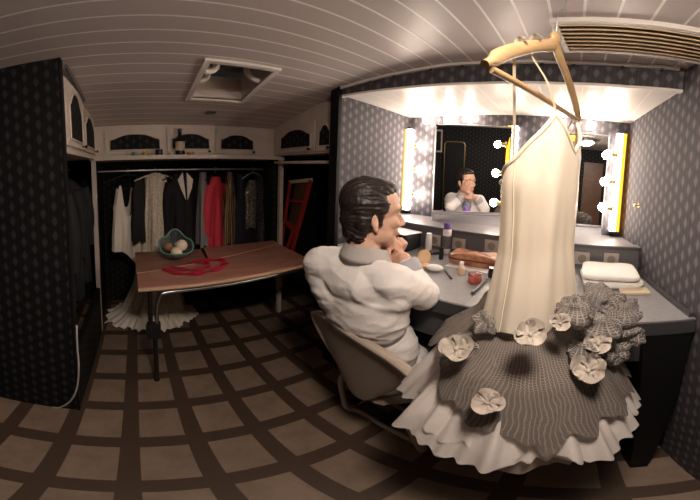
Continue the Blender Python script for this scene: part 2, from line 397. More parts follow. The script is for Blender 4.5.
def organic(mb, name, m, voxel, parent=None, smooth_it=4, disp=None, label=None):
    """weld overlapping closed shapes into one continuous skin"""
    me0 = bpy.data.meshes.new('tmp'); bmesh.ops.recalc_face_normals(mb.b, faces=mb.b.faces); mb.b.to_mesh(me0); mb.b.free()
    t = bpy.data.objects.new('tmp', me0); COL.objects.link(t)
    r = t.modifiers.new('r', 'REMESH'); r.mode = 'VOXEL'; r.voxel_size = voxel
    sm = t.modifiers.new('s', 'SMOOTH'); sm.iterations = smooth_it; sm.factor = .5
    dg = bpy.context.evaluated_depsgraph_get()
    me = bpy.data.meshes.new_from_object(t.evaluated_get(dg)); me.name = name
    bpy.data.objects.remove(t); bpy.data.meshes.remove(me0)
    if disp:
        b = bmesh.new(); b.from_mesh(me); b.normal_update()
        for v in b.verts: v.co = disp(v.co.copy(), v.normal.copy())
        b.to_mesh(me); b.free()
    for p in me.polygons: p.use_smooth = True
    me.materials.clear(); me.materials.append(m)
    o = bpy.data.objects.new(name, me); link(o, parent)
    if label: o['label'] = label
    return o
def lerp(a, b, t): return a + (b-a)*t
def interp(tab, x):
    if x <= tab[0][0]: return tab[0][1]
    for (a, va), (b, vb) in zip(tab, tab[1:]):
        if x <= b: return lerp(va, vb, (x-a)/(b-a))
    return tab[-1][1]
def ssm(t): t = max(0, min(1, t)); return t*t*(3-2*t)
def spline(pts, n=8):
    pts = [V(p) for p in pts]; out = []
    for i in range(len(pts)-1):
        p0, p1, p2, p3 = pts[max(i-1,0)], pts[i], pts[i+1], pts[min(i+2,len(pts)-1)]
        for k in range(n):
            t = k/n
            out.append(.5*((2*p1)+(p2-p0)*t+(2*p0-5*p1+4*p2-p3)*t*t+(3*p1-p0-3*p2+p3)*t**3))
    return out + [pts[-1]]

# ================================================================== ROOM SHELL
b = MB(); b.box((-1.3,-1.6,-.04), (2.0,2.75,0)); struct(b.build('floor', M['floor'], smooth=False))
CZ = [(-1.6,1.905),(.6,1.905),(.955,1.878),(1.24,1.848),(1.5,1.80),(1.8,1.75),(2.16,1.685),(2.75,1.60)]
def ceil_z(y): return interp(CZ, y)
HX0, HX1, HY0, HY1 = .335, .645, 1.21, 1.63            # roof hatch opening
b = MB()
ys = sorted(set([-1.6 + .145*i for i in range(31)] + [HY0, HY1, 2.75])); ys = [y for y in ys if y <= 2.75]
arc = {}; s_ = 0; prev = None
for y in ys:
    if prev is not None: s_ += math.hypot(y-prev, ceil_z(y)-ceil_z(prev))
    arc[y] = s_; prev = y
for y0, y1 in zip(ys, ys[1:]):
    for x0, x1 in ((-1.3, HX0), (HX0, HX1), (HX1, 2.0)):
        if x0 == HX0 and y0 >= HY0-1e-6 and y1 <= HY1+1e-6: continue
        q = [(x0,y0),(x1,y0),(x1,y1),(x0,y1)]
        f = b.b.faces.new([b.b.verts.new((x,y,ceil_z(y))) for x, y in q])
        for l, (x, y) in zip(f.loops, q): l[b.uv].uv = (x, arc[y])
bmesh.ops.remove_doubles(b.b, verts=b.b.verts, dist=1e-5)
struct(b.build('ceiling', M['ceil'], smooth=False))
# outer walls
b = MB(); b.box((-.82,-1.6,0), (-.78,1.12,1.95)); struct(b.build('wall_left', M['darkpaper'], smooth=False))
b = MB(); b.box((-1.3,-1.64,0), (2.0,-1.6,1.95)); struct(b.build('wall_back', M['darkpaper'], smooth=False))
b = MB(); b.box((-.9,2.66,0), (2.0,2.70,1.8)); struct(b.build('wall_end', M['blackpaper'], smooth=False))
b = MB(); b.box((1.82,-.6,0), (1.87,1.35,1.95)); struct(b.build('wall_vanity', M['paper'], smooth=False))
# right-hand wall of the vanity
a0, a1 = V((1.83,-.325,0)), V((.62,-.468,0))
n = V((.12,-1,0)).normalized()*.05
b = MB(); b.poly_prism([a0, a1, a1+n, a0+n], (0,0,1.92)); struct(b.build('wall_right', M['paper'], smooth=False))
# left return of the vanity, dark edge board towards the room
b = MB(); b.box((1.10,1.246,0), (1.83,1.29,1.86)); struct(b.build('wall_return', M['paper'], smooth=False))
b = MB(); b.box((1.075,1.228,0), (1.10,1.30,1.86), .003); struct(b.build('trim_1', M['black_wood'], smooth=False))
# fascia above the vanity with its white lower lip and boarded canopy
FP = [(1.10,1.246),(1.165,.80),(1.205,.45),(1.205,.10),(1.165,-.18),(1.10,-.405)]
b = MB()
for (xa, ya), (xb, yb) in zip(FP, FP[1:]): b.poly_prism([V((xa,ya,1.80)),V((xb,yb,1.80)),V((xb+.018,yb,1.80)),V((xa+.018,ya,1.80))], (0,0,.125))
bmesh.ops.remove_doubles(b.b, verts=b.b.verts, dist=1e-4)
struct(b.build('wall_fascia', M['paper'], smooth=False))
b = MB()
for (xa, ya), (xb, yb) in zip(FP, FP[1:]): b.poly_prism([V((xa-.006,ya,1.788)),V((xb-.006,yb,1.788)),V((xb+.024,yb,1.788)),V((xa+.024,ya,1.788))], (0,0,.012))
bmesh.ops.remove_doubles(b.b, verts=b.b.verts, dist=1e-4)
struct(b.build('trim_2', M['white_paint'], smooth=False))
b = MB()
q = [(x+.02,y,1.80) for x, y in reversed(FP)][:0] + [(1.82,-.33,1.785),(1.82,1.246,1.785)] + [(x+.02,y,1.80) for x, y in FP]
f = b.b.faces.new([b.b.verts.new(p) for p in q])
for l, p in zip(f.loops, q): l[b.uv].uv = (p[0], p[1])
struct(b.build('ceiling_canopy', M['canopy'], smooth=False))
# left partition (end of the closet) and the side plinth
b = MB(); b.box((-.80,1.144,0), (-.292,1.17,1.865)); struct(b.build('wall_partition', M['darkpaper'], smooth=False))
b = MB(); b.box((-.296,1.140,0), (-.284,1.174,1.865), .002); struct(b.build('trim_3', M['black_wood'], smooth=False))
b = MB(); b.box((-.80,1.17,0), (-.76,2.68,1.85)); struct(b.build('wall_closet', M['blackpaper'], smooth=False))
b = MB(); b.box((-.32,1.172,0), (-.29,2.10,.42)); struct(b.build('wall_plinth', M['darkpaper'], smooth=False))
# right niche beyond the vanity
b = MB(); b.box((1.62,1.29,0), (1.66,2.68,1.85)); struct(b.build('wall_niche', M['blackpaper'], smooth=False))
# white posts and shelf of the wardrobe
def post(name, x, y0, y1, z1, m='cream'):
    b = MB(); b.box((x-.016,y0,0), (x+.016,y1,z1), .002); return struct(b.build(name, M[m], smooth=False))
post('trim_4', -.303, 2.06, 2.10, 1.42); post('trim_5', 1.193, 2.06, 2.10, 1.42)
b = MB(); b.box((-.33,2.05,1.418), (1.21,2.64,1.448), .003); struct(b.build('trim_6', M['cream'], smooth=False))     # wardrobe shelf
b = MB(); b.box((-.76,1.175,1.43), (-.29,2.115,1.452), .003); struct(b.build('trim_7', M['cream'], smooth=False))     # closet shelf
b = MB(); b.box((1.145,1.31,1.385), (1.62,2.115,1.405), .003); struct(b.build('trim_8', M['cream'], smooth=False))    # niche shelf
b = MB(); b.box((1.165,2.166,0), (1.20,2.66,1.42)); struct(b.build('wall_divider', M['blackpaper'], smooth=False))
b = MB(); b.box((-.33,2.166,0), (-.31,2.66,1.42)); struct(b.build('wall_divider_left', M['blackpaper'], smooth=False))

# ================================================================== UPPER CABINETS
def arch(w, h, rise, n=14):
    """outline of a cathedral arch panel centred on 0, base at 0"""
    pts = [(-w/2, 0), (w/2, 0), (w/2, h-rise)]
    for k in range(1, n):
        t = k/n; x = w/2 - w*t
        s = math.sin(pi*t); pts.append((x, h - rise + rise*(s**1.0 if .0 else (.35*s + .65*ssm(s)))))
    pts.append((-w/2, h-rise)); return pts
def cabinet(label, org, ux, width, z0, z1, doors, depth, nrm, group='upper cabinets with arched door panels'):
    """org: point on the face at z=0 (left end), ux: unit along the face, nrm: outward; doors: list of (start,end)"""
    org, ux, nrm = V(org), V(ux).normalized(), V(nrm).normalized()
    t = thing('wall_cabinet', org + ux*width/2 + V((0,0,z0)), label, 'cabinet', group)
    zz = V((0,0,1))
    def slab(b, a0, a1, c0, c1, d0, d1):
        pts = [org+ux*a0+zz*c0+nrm*d0, org+ux*a1+zz*c0+nrm*d0, org+ux*a1+zz*c1+nrm*d0, org+ux*a0+zz*c1+nrm*d0]
        b.poly_prism(pts, nrm*(d1-d0))
    b = MB(); slab(b, 0, width, z0, z1, -depth, 0); b.build('body', M['cream'], t, smooth=False)
    for a, c, zt in doors:
        w, hh = c-a, zt-z0-.03
        b = MB(); slab(b, a+.004, c-.004, z0+.014, z0+.014+hh, 0, .016)
        bmesh.ops.bevel(b.b, geom=b.b.edges[:], offset=.003, segments=2, affect='EDGES')
        d = b.build('door', M['cream'], t, smooth=False)
        pw, ph = w-.085, hh-.075
        c0 = org + ux*(a+w/2) + zz*(z0+.014+.032) + nrm*.0165
        b = MB(); b.poly_prism([c0+ux*x+zz*y for x, y in arch(pw, ph, ph*.35)], nrm*.003)
        b.build('arched_panel', M['darkpaper'], d, smooth=False)
        b = MB(); ol = arch(pw, ph, ph*.35); ol = [c0+ux*x+zz*y+nrm*.004 for x, y in ol]
        b.tube(ol, .005, 6, closed=True); b.build('panel_bead', M['cream'], d)
        b = MB(); k0 = org + ux*(a+w-.045 if w > .2 else a+w/2) + zz*(z0+.03)
        b.lathe([(.004,0),(.004,.018),(.009,.02),(.010,.027),(.006,.031)], k0+nrm*.014, 12, nrm); b.build('knob', M['black_metal'], d)
    return t
cabinet('cream cabinets across the end wall above the clothes, with three arched dark panels', (-.297,2.147,0), (1,0,0), 1.487, 1.448, 1.70,
        [(.075,.535,1.675),(.545,.92,1.675),(.93,1.295,1.675)], .45, (0,-1,0))
cabinet('cream cabinet at far left above the side closet, seen at a steep angle', (-.297,1.172,0), (0,1,0), .97, 1.452, 1.80,
        [(.02,.40,1.80),(.415,.86,1.755)], .5, (1,0,0))
cabinet('shadowed cream cabinet on the right wall, next to the vanity edge', (1.15,2.12,0), (0,-1,0), .82, 1.455, 1.80,
        [(.10,.59,1.70),(.60,.80,1.70)], .46, (-1,0,0))

# ================================================================== CEILING FITTINGS
ht = thing('roof_hatch', ((HX0+HX1)/2, (HY0+HY1)/2, 1.80), 'open roof hatch with white frame in the boarded ceiling', 'roof hatch')
b = MB(); w = .028
def cz2(y, d): return ceil_z(y)+d
for (xa, ya, xb, yb) in ((HX0-w,HY0-w,HX0,HY1+w),(HX1,HY0-w,HX1+w,HY1+w),(HX0,HY0-w,HX1,HY0),(HX0,HY1,HX1,HY1+w)):
    b.poly_prism([V((xa,ya,cz2(ya,-.012))),V((xb,ya,cz2(ya,-.012))),V((xb,yb,cz2(yb,-.012))),V((xa,yb,cz2(yb,-.012)))], (0,0,.016))
b.build('rim', M['white_paint'], ht, smooth=False)
b = MB()
for (xa, ya, xb, yb) in ((HX0-.01,HY0,HX0,HY1),(HX1,HY0,HX1+.01,HY1),(HX0,HY0-.01,HX1,HY0),(HX0,HY1,HX1,HY1+.01)):
    b.poly_prism([V((xa,ya,ceil_z(ya)-.004)),V((xb,ya,ceil_z(ya)-.004)),V((xb,yb,ceil_z(yb)-.004)),V((xa,yb,ceil_z(yb)-.004))], (0,0,.15))
b.build('shaft', M['cream'], ht, smooth=False)
b = MB(); b.box((HX0,HY0,1.965), (HX1,HY1,1.98)); 
for k in range(5): b.box((HX0+.02, HY0+.03+k*.08, 1.955), (HX1-.02, HY0+.055+k*.08, 1.966), .003)
b.build('lid', M['hatch'], ht, smooth=False)
def hook_tube(x, y, s):
    b = MB(); b.tube(spline([(x,y,1.835),(x+.03*s,y,1.84),(x+.055*s,y+.01,1.865),(x+.06*s,y+.02,1.90),(x+.05*s,y+.02,1.96)],6), .017, 10); return b
hook_tube(HX0+.005, 1.31, 1).build('lid_arm', M['white_paint'], ht); hook_tube(HX0+.005, 1.47, 1).build('lid_arm', M['white_paint'], ht)
hook_tube(HX1-.005, 1.36, -1).build('lid_arm', M['white_paint'], ht)
p = V((.52,1.86,0)); b = MB(); b.box((p.x-.03,p.y-.022,ceil_z(p.y)-.016), (p.x+.03,p.y+.022,ceil_z(p.y)+.002), .005)
tag(b.build('ceiling_clip', M['blackp']), 'small black clip fixed to the ceiling behind the hatch', 'clip')
vt = thing('ceiling_vent', (.95,-.2,1.90), 'beige slatted vent in the ceiling above the hanging dress', 'vent')
vr, vp = Matrix.Rotation(R(-9), 3, 'Z'), V((.955,.10,1.9))
def vbox(b, lo, hi, extra=None, bev=.0):
    n0 = len(b.b.verts); b.box(lo, hi, bev)
    b.b.verts.ensure_lookup_table()
    for v in b.b.verts[n0:]:
        if extra: v.co = extra @ (v.co - V(((lo[0]+hi[0])/2,0,(lo[2]+hi[2])/2))) + V(((lo[0]+hi[0])/2,0,(lo[2]+hi[2])/2))
        v.co = vr @ (v.co - vp) + vp
b = MB(); 
for lo, hi in (((.83,-.64,1.886),(.848,.10,1.912)),((1.052,-.64,1.886),(1.07,.10,1.912)),((.848,.08,1.886),(1.052,.10,1.912)),((.848,-.64,1.886),(1.052,-.62,1.912))): vbox(b, lo, hi)
bmesh.ops.remove_doubles(b.b, verts=b.b.verts, dist=1e-4)
b.build('frame', M['white_paint'], vt, smooth=False)
b = MB(); vbox(b, (.848,-.62,1.902), (1.052,.08,1.906)); b.build('back_plate', M['vent_dark'], vt, smooth=False)
for k in range(7):
    x = .862 + k*.0293
    b = MB(); vbox(b, (x-.011,-.62,1.889), (x+.011,.08,1.893), Matrix.Rotation(R(-22),3,'Y')); b.build('slat', M['vent'], vt, smooth=False)
rl = thing('curtain_rail', (1.085,.42,1.89), 'thin white curtain rail along the top of the wallpapered fascia', 'curtain rail')
b = MB()
def fx_(y): return interp([(yy,xx) for xx, yy in reversed(FP)], y)
for i in range(24):
    y0, y1 = -.38+i*.0675, -.38+(i+1)*.0675; xa, xb = fx_(y0), fx_(y1)
    b.poly_prism([V((xa-.022,y0,ceil_z(y0)-.016)),V((xa-.004,y0,ceil_z(y0)-.016)),V((xb-.004,y1,ceil_z(y1)-.016)),V((xb-.022,y1,ceil_z(y1)-.016))], (0,0,.014))
bmesh.ops.remove_doubles(b.b, verts=b.b.verts, dist=1e-4)
b.build('track', M['white_paint'], rl, smooth=False)
for k in range(9):
    y = -.30 + k*.17 + random.uniform(-.03,.03)
    b = MB(); b.ball((fx_(y)-.013,y,ceil_z(y)-.021), (.007,.009,.006)); b.build('glider', M['counter_edge'], rl)
rl = MB(); rl.tube([(-.275,1.2,1.835),(-.275,1.62,1.768)], .010, 8)
tag(rl.build('curtain_rail', M['ledge']), 'short grey rail under the ceiling along the far left cabinet', 'curtain rail')

# ================================================================== VANITY COUNTER
ct = thing('vanity_counter', (1.3,.4,.86), 'grey laminate make-up counter in the lit alcove, with dark front edge', 'counter')
cpts = [V((1.10,1.226,.868)), V((.845,.86,.868)), V((.845,-.435,.868)), V((1.815,-.325,.868)), V((1.815,1.24,.868))]
b = MB(); b.poly_prism(cpts, (0,0,.032)); b.build('top', M['counter'], ct, smooth=False)
b = MB(); b.box((.832,-.43,.850), (.846,.87,.9015), .003); b.build('front_edge', M['counter_edge'], ct, smooth=False)
b = MB(); b.box((.862,-.42,.72), (.876,.86,.868)); b.build('apron', M['counter_edge'], ct, smooth=False)
b = MB(); b.poly_prism([V((.835,-.285,0)),V((.835,-.342,0)),V((.835,-.425,.866)),V((.835,-.255,.866))], (.70,.083,0)); b.build('support_panel', M['black_wood'], ct, smooth=False)
b = MB(); b.box((1.55,-.33,0), (1.57,1.24,.868)); b.build('back_panel', M['black_wood'], ct, smooth=False)
b = MB(); b.poly_prism([V((.86,-.433,.90)),V((1.45,-.37,.90)),V((1.45,-.352,.90)),V((.86,-.415,.90))], (0,0,.016)); b.build('side_strip', M['counter_edge'], ct, smooth=False)
lg = thing('raised_ledge', (1.63,.45,.90), 'grey raised ledge with a moulded lip behind the make-up counter', 'ledge')
b = MB(); b.poly_prism([V((1.45,1.24,.901)),V((1.45,-.372,.901)),V((1.815,-.33,.901)),V((1.815,1.24,.901))], (0,0,.128)); b.build('box', M['ledge'], lg, smooth=False)
b = MB(); b.box((1.432,-.372,1.029), (1.50,1.24,1.041), .004); b.build('lip', M['ledge'], lg, smooth=False)
for k, (u, v, lab) in enumerate(((435,240,'double wall socket on the ledge beside the white tube'),(459,244,'wall socket on the ledge just right of the spray can'),
        (492,246,'wall socket on the ledge above the patterned purse'),(582,258,'wall socket on the ledge just right of the hanging dress'),(611,259,'rightmost wall socket on the ledge, above the white towels'))):
    p = atx(u, v, 1.449)
    s = thing('wall_socket', p, lab, 'socket', 'sockets along the ledge')
    b = MB(); b.box((1.440,p.y-.040,p.z-.034), (1.4505,p.y+.040,p.z+.034), .004); b.build('plate', M['socket'], s, smooth=False)
    b = MB(); b.lathe([(.022,0),(.022,.0025),(.0185,.003),(.018,.0015)], (1.440,p.y,p.z), 20, (-1,0,0)); b.build('recess', M['recess'], s)

# ================================================================== MIRRORS
def mirror(label, pr, pl, lean=0.):
    """pr/pl: bottom right/left points of the glass, with matching top z"""
    (a, az), (c, czz) = pr, pl
    t = thing('wall_mirror', (a+c)/2, label, 'mirror', 'mirrors above the make-up counter')
    ux = (c-a).normalized(); ux.z = 0; nn = V((-abs(ux.y),0,0)); nn = ux.cross(V((0,0,1))); 
    if nn.x > 0: nn = -nn
    LEAN = nn*lean
    b = MB(); f = [b.b.verts.new(p) for p in (a, c, V((c.x,c.y,czz))+LEAN, V((a.x,a.y,az))+LEAN)]; b.b.faces.new(f)
    g = b.build('glass', M['mirror'], t, smooth=False, recalc=False)
    b = MB(); b.poly_prism([a-nn*.002, c-nn*.002, V((c.x,c.y,czz))+LEAN-nn*.002, V((a.x,a.y,az))+LEAN-nn*.002], -nn*.012); b.build('backing', M['black_wood'], t, smooth=False)
    b = MB()
    b.tube([a+V((0,0,-.004)), c+V((0,0,-.004))], .006, 6); b.tube([V((c.x,c.y,czz+.004))+LEAN, V((a.x,a.y,az+.004))+LEAN], .006, 6)
    b.tube([a, V((a.x,a.y,az))+LEAN], .005, 6); b.tube([c, V((c.x,c.y,czz))+LEAN], .005, 6); b.build('frame', M['steel'], t)
    return t
pr0 = atx(505, 231, 1.795); 
MYAW = 12.6
dirv = V((-math.sin(R(MYAW)), math.cos(R(MYAW)), 0))
def hit_plane(u, v):
    d = ray(u, v); nrm = V((math.cos(R(MYAW)), math.sin(R(MYAW)), 0))
    return O + d*((pr0-O).dot(nrm)/d.dot(nrm))
pl0 = hit_plane(432, 222); ptl = hit_plane(432, 128); ptr = hit_plane(505, 127)
zb = max(1.0, (pr0.z+pl0.z)/2-.0); zt = (ptl.z+ptr.z)/2
mirror('left mirror, swung slightly out, reflecting the seated man', (V((pr0.x,pr0.y,zb)), zt), (V((pl0.x,pl0.y,zb)), zt), .034)
q0, q1 = atx(601, 237, 1.805), atx(530, 234, 1.805)
mirror('right mirror, partly hidden behind the hanging white dress', (V((1.805,q0.y,1.0)), 1.675), (V((1.805,q1.y,1.0)), 1.675))

# ================================================================== LAMPS
def vlamp(label, yc, z0, z1, side, both=False):
    t = thing('vanity_lamp', (1.80,yc,z0), label, 'lamp', 'upright lamps beside the mirrors')
    for za in (z0-.012, z1):
        b = MB(); b.box((1.765,yc-.034,za), (1.818,yc+.034,za+.012), .003); b.build('end_cap', M['counter_edge'], t, smooth=False)
    ya, yb = (yc-.030, yc+.012) if side > 0 else (yc-.012, yc+.030)
    b = MB(); b.box((1.772,ya,z0), (1.816,yb,z1), .008); b.build('diffuser', M['lamp_white'], t)
    yc2 = yc + .021*side
    b = MB(); b.box((1.762,yc2-.011,z0), (1.816,yc2+.011,z1), .003); b.build('amber_side', M['lamp_amber'], t)
    return t
vlamp('leftmost upright lamp with amber side, left of the left mirror', 1.225, 1.06, 1.685, 1)
vlamp('upright lamp with amber side between the mirrors, half hidden by dress straps', .425, 1.04, 1.70, 1)
vlamp('rightmost upright lamp with amber side, beside the right wall', -.272, 1.065, 1.70, -1)
ht = thing('vanity_lamp', (1.79,.06,1.64), 'glowing amber bar imitating a reflection across the top of the right mirror', 'lamp', 'upright lamps beside the mirrors')  # added glowing bar, stands in for a yellow reflection in the glass
b = MB(); b.tube([(1.785,.20,1.635),(1.785,-.02,1.645)], .016, 10); b.build('amber_reflection', M['lamp_amber'], ht)
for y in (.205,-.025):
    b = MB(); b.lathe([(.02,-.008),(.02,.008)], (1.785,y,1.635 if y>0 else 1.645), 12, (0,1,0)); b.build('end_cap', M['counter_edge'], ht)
def bulb(label, p, axis, r=.026):
    p, ax = V(p), V(axis).normalized()
    t = thing('light_bulb', p - ax*.045, label, 'light bulb', 'round bulbs around the mirrors')
    b = MB(); b.ball(p, r, u=16, v=12); b.build('globe', M['bulb'], t)
    b = MB(); b.lathe([(.020,-.062),(.020,-.05),(.014,-.048),(.014,-.022)], p, 14, ax); b.build('holder', M['brass'], t)
    return t
nm = ('top', 'middle', 'lowest')
for k, z in enumerate((1.555,1.37,1.186)): bulb(f'{nm[k]} of three round bulbs on the left mirror\'s outer side', (1.77,1.105,z), (0,-1,0))
for k, z in enumerate((1.57,1.381,1.186)): bulb(f'{nm[k]} of three round bulbs between left mirror and hanging dress', (1.76,.515,z), (0,1,0))
for k, z in enumerate((1.556,1.381,1.212)): bulb(f'{nm[k]} of three round bulbs in the column near the right wall', (1.765,-.19,z), (0,1,0))
for y, z, lab in ((1.063,1.752,'left of three round bulbs above the left mirror'),(.89,1.752,'middle of three round bulbs above the left mirror'),(.735,1.762,'right one of three round bulbs above the left mirror'),
               (.125,1.742,'left of two round bulbs above the right mirror'),(-.07,1.74,'right of two round bulbs above the right mirror')):
    bulb(lab, (1.765,y,z-.01), (-1,0,0), .027)
b = MB(); p = atx(642,196,1.5); p = V((1.52,-.362,1.26)); b.lathe([(.011,0),(.011,.003),(.005,.004),(.005,.02),(.010,.022),(.008,.03)], p, 14, (-.12,1,0))
tag(b.build('wall_hook', M['brass']), 'small brass knob on the patterned right wall', 'hook')

# ================================================================== SIDE OF THE ROOM SEEN ONLY IN THE MIRRORS
fm = thing('standing_mirror', (-.775,1.0,.3), 'tall dark panel with brass arched frame, seen reflected in the left mirror', 'panel')
def arched(y0, y1, z0, z1, r, n=8):
    pts = [(y0,z0),(y1,z0),(y1,z1-r)]
    pts += [(y1-r+r*math.cos(pi/2*k/n), z1-r+r*math.sin(pi/2*k/n)) for k in range(1,n+1)]
    pts += [(y0+r-r*math.sin(pi/2*k/n), z1-r+r*math.cos(pi/2*k/n)) for k in range(1,n+1)]
    return pts

# ================================================================== FOLDING TABLE
tb = thing('folding_table', (.56,1.77,0), 'worn red-brown folding table in front of the hanging clothes', 'table')
TZ = .715
def topat(u, v): p = atz(u, v, TZ); return V((p.x,p.y,TZ))
A_, B_, C_, D_ = V((.0,1.395,TZ)), V((1.12,1.462,TZ)), V((1.14,2.095,TZ)), V((-.015,2.10,TZ))
s1, s2 = topat(137,274), topat(268,246)
s1 = V((-.006, 1.62, TZ)); s2 = V((1.135, 1.985, TZ))
dn = V((0,0,-.022))
b = MB(); b.poly_prism([A_, B_, s2, s1], dn); bmesh.ops.bevel(b.b, geom=b.b.edges[:], offset=.003, segments=1, affect='EDGES'); b.build('front_leaf', M['table'], tb, smooth=False)
e1_ = (s2-s1).normalized(); off = V((-e1_.y, e1_.x, 0))*.006
m1 = s1.lerp(s2,.42)+off
b = MB(); b.poly_prism([s1+off+V((0,0,-.009)), m1+V((0,0,-.009)), V((.50,2.10,TZ-.009)), D_+V((0,0,-.009))], dn); b.build('rear_leaf', M['table2'], tb, smooth=False)
b = MB(); b.poly_prism([m1+V((.01,0,.003)), s2+off+V((0,0,.003)), C_+V((0,0,.003)), V((.52,2.10,TZ+.003))], V((0,0,-.025))); b.build('side_leaf', M['table'], tb, smooth=False)
b = MB(); b.tube([A_+V((0,-.003,-.011)), B_+V((0,-.003,-.011))], .010, 8); b.tube([s1+V((0,0,.0)), s2+V((0,0,.0))], .0035, 6); b.build('edging', M['table_edge'], tb)
for xb_ in (.03, .98):
    b = MB(); b.box((xb_,1.50,TZ-.045), (xb_+.04,2.06,TZ-.024)); b.build('batten', M['brownwood'], tb, smooth=False)
lx, ly = .085, 1.43
b = MB(); b.tube([(lx,ly,.012),(lx-.002,ly,.40)], .0145, 12); b.lathe([(.017,0),(.017,.02),(.0145,.024)], (lx,ly,0), 14); b.build('leg', M['black_metal'], tb)
b = MB(); b.tube([(lx-.022,ly,.36),(lx-.024,ly,TZ-.045)], .0125, 10); b.build('upper_leg', M['black_metal'], tb)
b = MB(); b.box((lx-.045,ly-.017,.36), (lx+.030,ly+.017,.47), .006); b.box((lx-.05,ly-.020,.39), (lx-.02,ly+.020,.45), .004); b.build('clamp', M['black_metal'], tb)
b = MB(); b.tube(spline([(lx+.010,ly,.40),(lx+.012,ly,.55),(lx+.03,ly+.002,.64),(lx+.09,ly+.006,TZ-.05),(lx+.4,ly+.02,TZ-.046),(lx+.95,ly+.055,TZ-.046)],8), .0115, 10); b.build('brace_tube', M['steel'], tb)
b = MB(); b.tube([(lx,2.03,.012),(lx,2.03,TZ-.045)], .0145, 12); b.build('leg', M['black_metal'], tb)

# red ribbon ring
def ribbon(pts, w, name, m, parent=None):
    c = spline(pts, 6); b = MB(); n = len(c)
    def f(i, j):
        k = min(n-1, int(round(i*(n-1)))); t = (c[min(k+1,n-1)]-c[max(k-1,0)]).normalized(); sd = V((-t.y,t.x,0))
        return c[k] + sd*(j-.5)*w*(1+.25*math.sin(k*1.1)) + V((0,0,.004*math.sin(k*.9+j*3)))
    b.grid(n, 4, f)
    r = bmesh.ops.solidify(b.b, geom=b.b.faces[:], thickness=.003)
    return b.build(name, m, parent)
zt_ = TZ+.010
rr = thing('red_ribbon', (.38,1.64,TZ), 'loops of red ribbon lying flat on the front of the folding table', 'ribbon')
ribbon([(.165,1.675,zt_),(.22,1.585,zt_),(.33,1.545,zt_),(.46,1.575,zt_),(.555,1.665,zt_),(.55,1.745,zt_+.002),(.46,1.765,zt_+.002),(.38,1.735,zt_+.002)], .044, 'outer_loop', M['red'], rr)
ribbon([(.205,1.685,zt_+.006),(.27,1.625,zt_+.006),(.36,1.595,zt_+.006),(.43,1.63,zt_+.006),(.44,1.70,zt_+.006),(.38,1.74,zt_+.006),(.30,1.725,zt_+.006)], .034, 'inner_loop', M['red'], rr)

# bowl with balls
bc = V((.275,1.90,TZ-.006))
bw = thing('glass_bowl', bc, 'smoky glass bowl with a teal wavy rim holding three balls', 'bowl')
def bowlf(i, j):
    th = 2*pi*i; r = interp([(0,.035),(.15,.07),(.5,.105),(1,.112)], j); h = .016+.115*j**1.2
    bk = ssm((math.sin(th)+.55)/1.5); pet = ssm(max(0,(j-.25)/.75)); h = .016 + j**1.2*(.045 + .105*bk + (.004+.018*bk)*pet*math.cos(4*th+.3)); r += pet*.008*math.cos(4*th+.3)
    return bc + V((r*math.cos(th), r*math.sin(th), h))
b = MB(); b.grid(48, 10, bowlf, closed=True); b.lathe([(.03,0),(.045,.006),(.04,.018)], bc, 24)
bmesh.ops.solidify(b.b, geom=b.b.faces[:], thickness=.003); b.build('body', M['bowl'], bw)
b = MB(); b.tube([bowlf(k/48,1.0) for k in range(48)], .006, 6, closed=True); b.build('rim', M['teal'], bw)
for (dx, dy, dz, r, mm, lab) in ((.040,.010,.082,.043,'egg','upper cream ball in the glass bowl'),(-.005,-.045,.050,.041,'egg','lower cream ball at the front of the glass bowl'),(-.050,.03,.070,.033,'egg_brown','small brown ball behind the cream ones in the bowl')):
    b = MB(); b.ball(bc+V((dx,dy,dz+.008)), (r,r,r*.98), u=24, v=16); tag(b.build('ball', M[mm]), lab, 'ball', 'balls in the glass bowl')

# ================================================================== WARDROBE CLOTHES
RZ, RY = 1.335, 2.36
b = MB(); b.tube([(-.31,RY,RZ),(1.165,RY,RZ)], .010, 10); tag(b.build('clothes_rail', M['steel']), 'metal clothes rail inside the end wall wardrobe', 'rail')
def hanger(label, x, yaw, drop=.06, m='black_metal', w=.19, rz=RZ, ry=RY):
    e = V((math.cos(yaw), math.sin(yaw), 0)); c = V((x, ry, rz))
    t = thing('clothes_hanger', c, label, 'hanger', 'hangers on the clothes rails')
    b = MB(); b.tube([c-e*w+V((0,0,-drop-.055)), c-e*w*.5+V((0,0,-drop-.02)), c+V((0,0,-drop)), c+e*w*.5+V((0,0,-drop-.02)), c+e*w+V((0,0,-drop-.055))], .006, 6); b.build('bar', M[m], t)
    b = MB(); q = V((-e.y, e.x, 0)) if True else e
    b.tube([c+V((0,0,-drop))]+[c+q*(.0165*math.cos(a))+V((0,0,.002+.0165*math.sin(a))) for a in [R(-90)+R(0)]+[R(-20+20*k) for k in range(12)]], .0022, 6); b.build('hook', M['steel'], t)
    return t
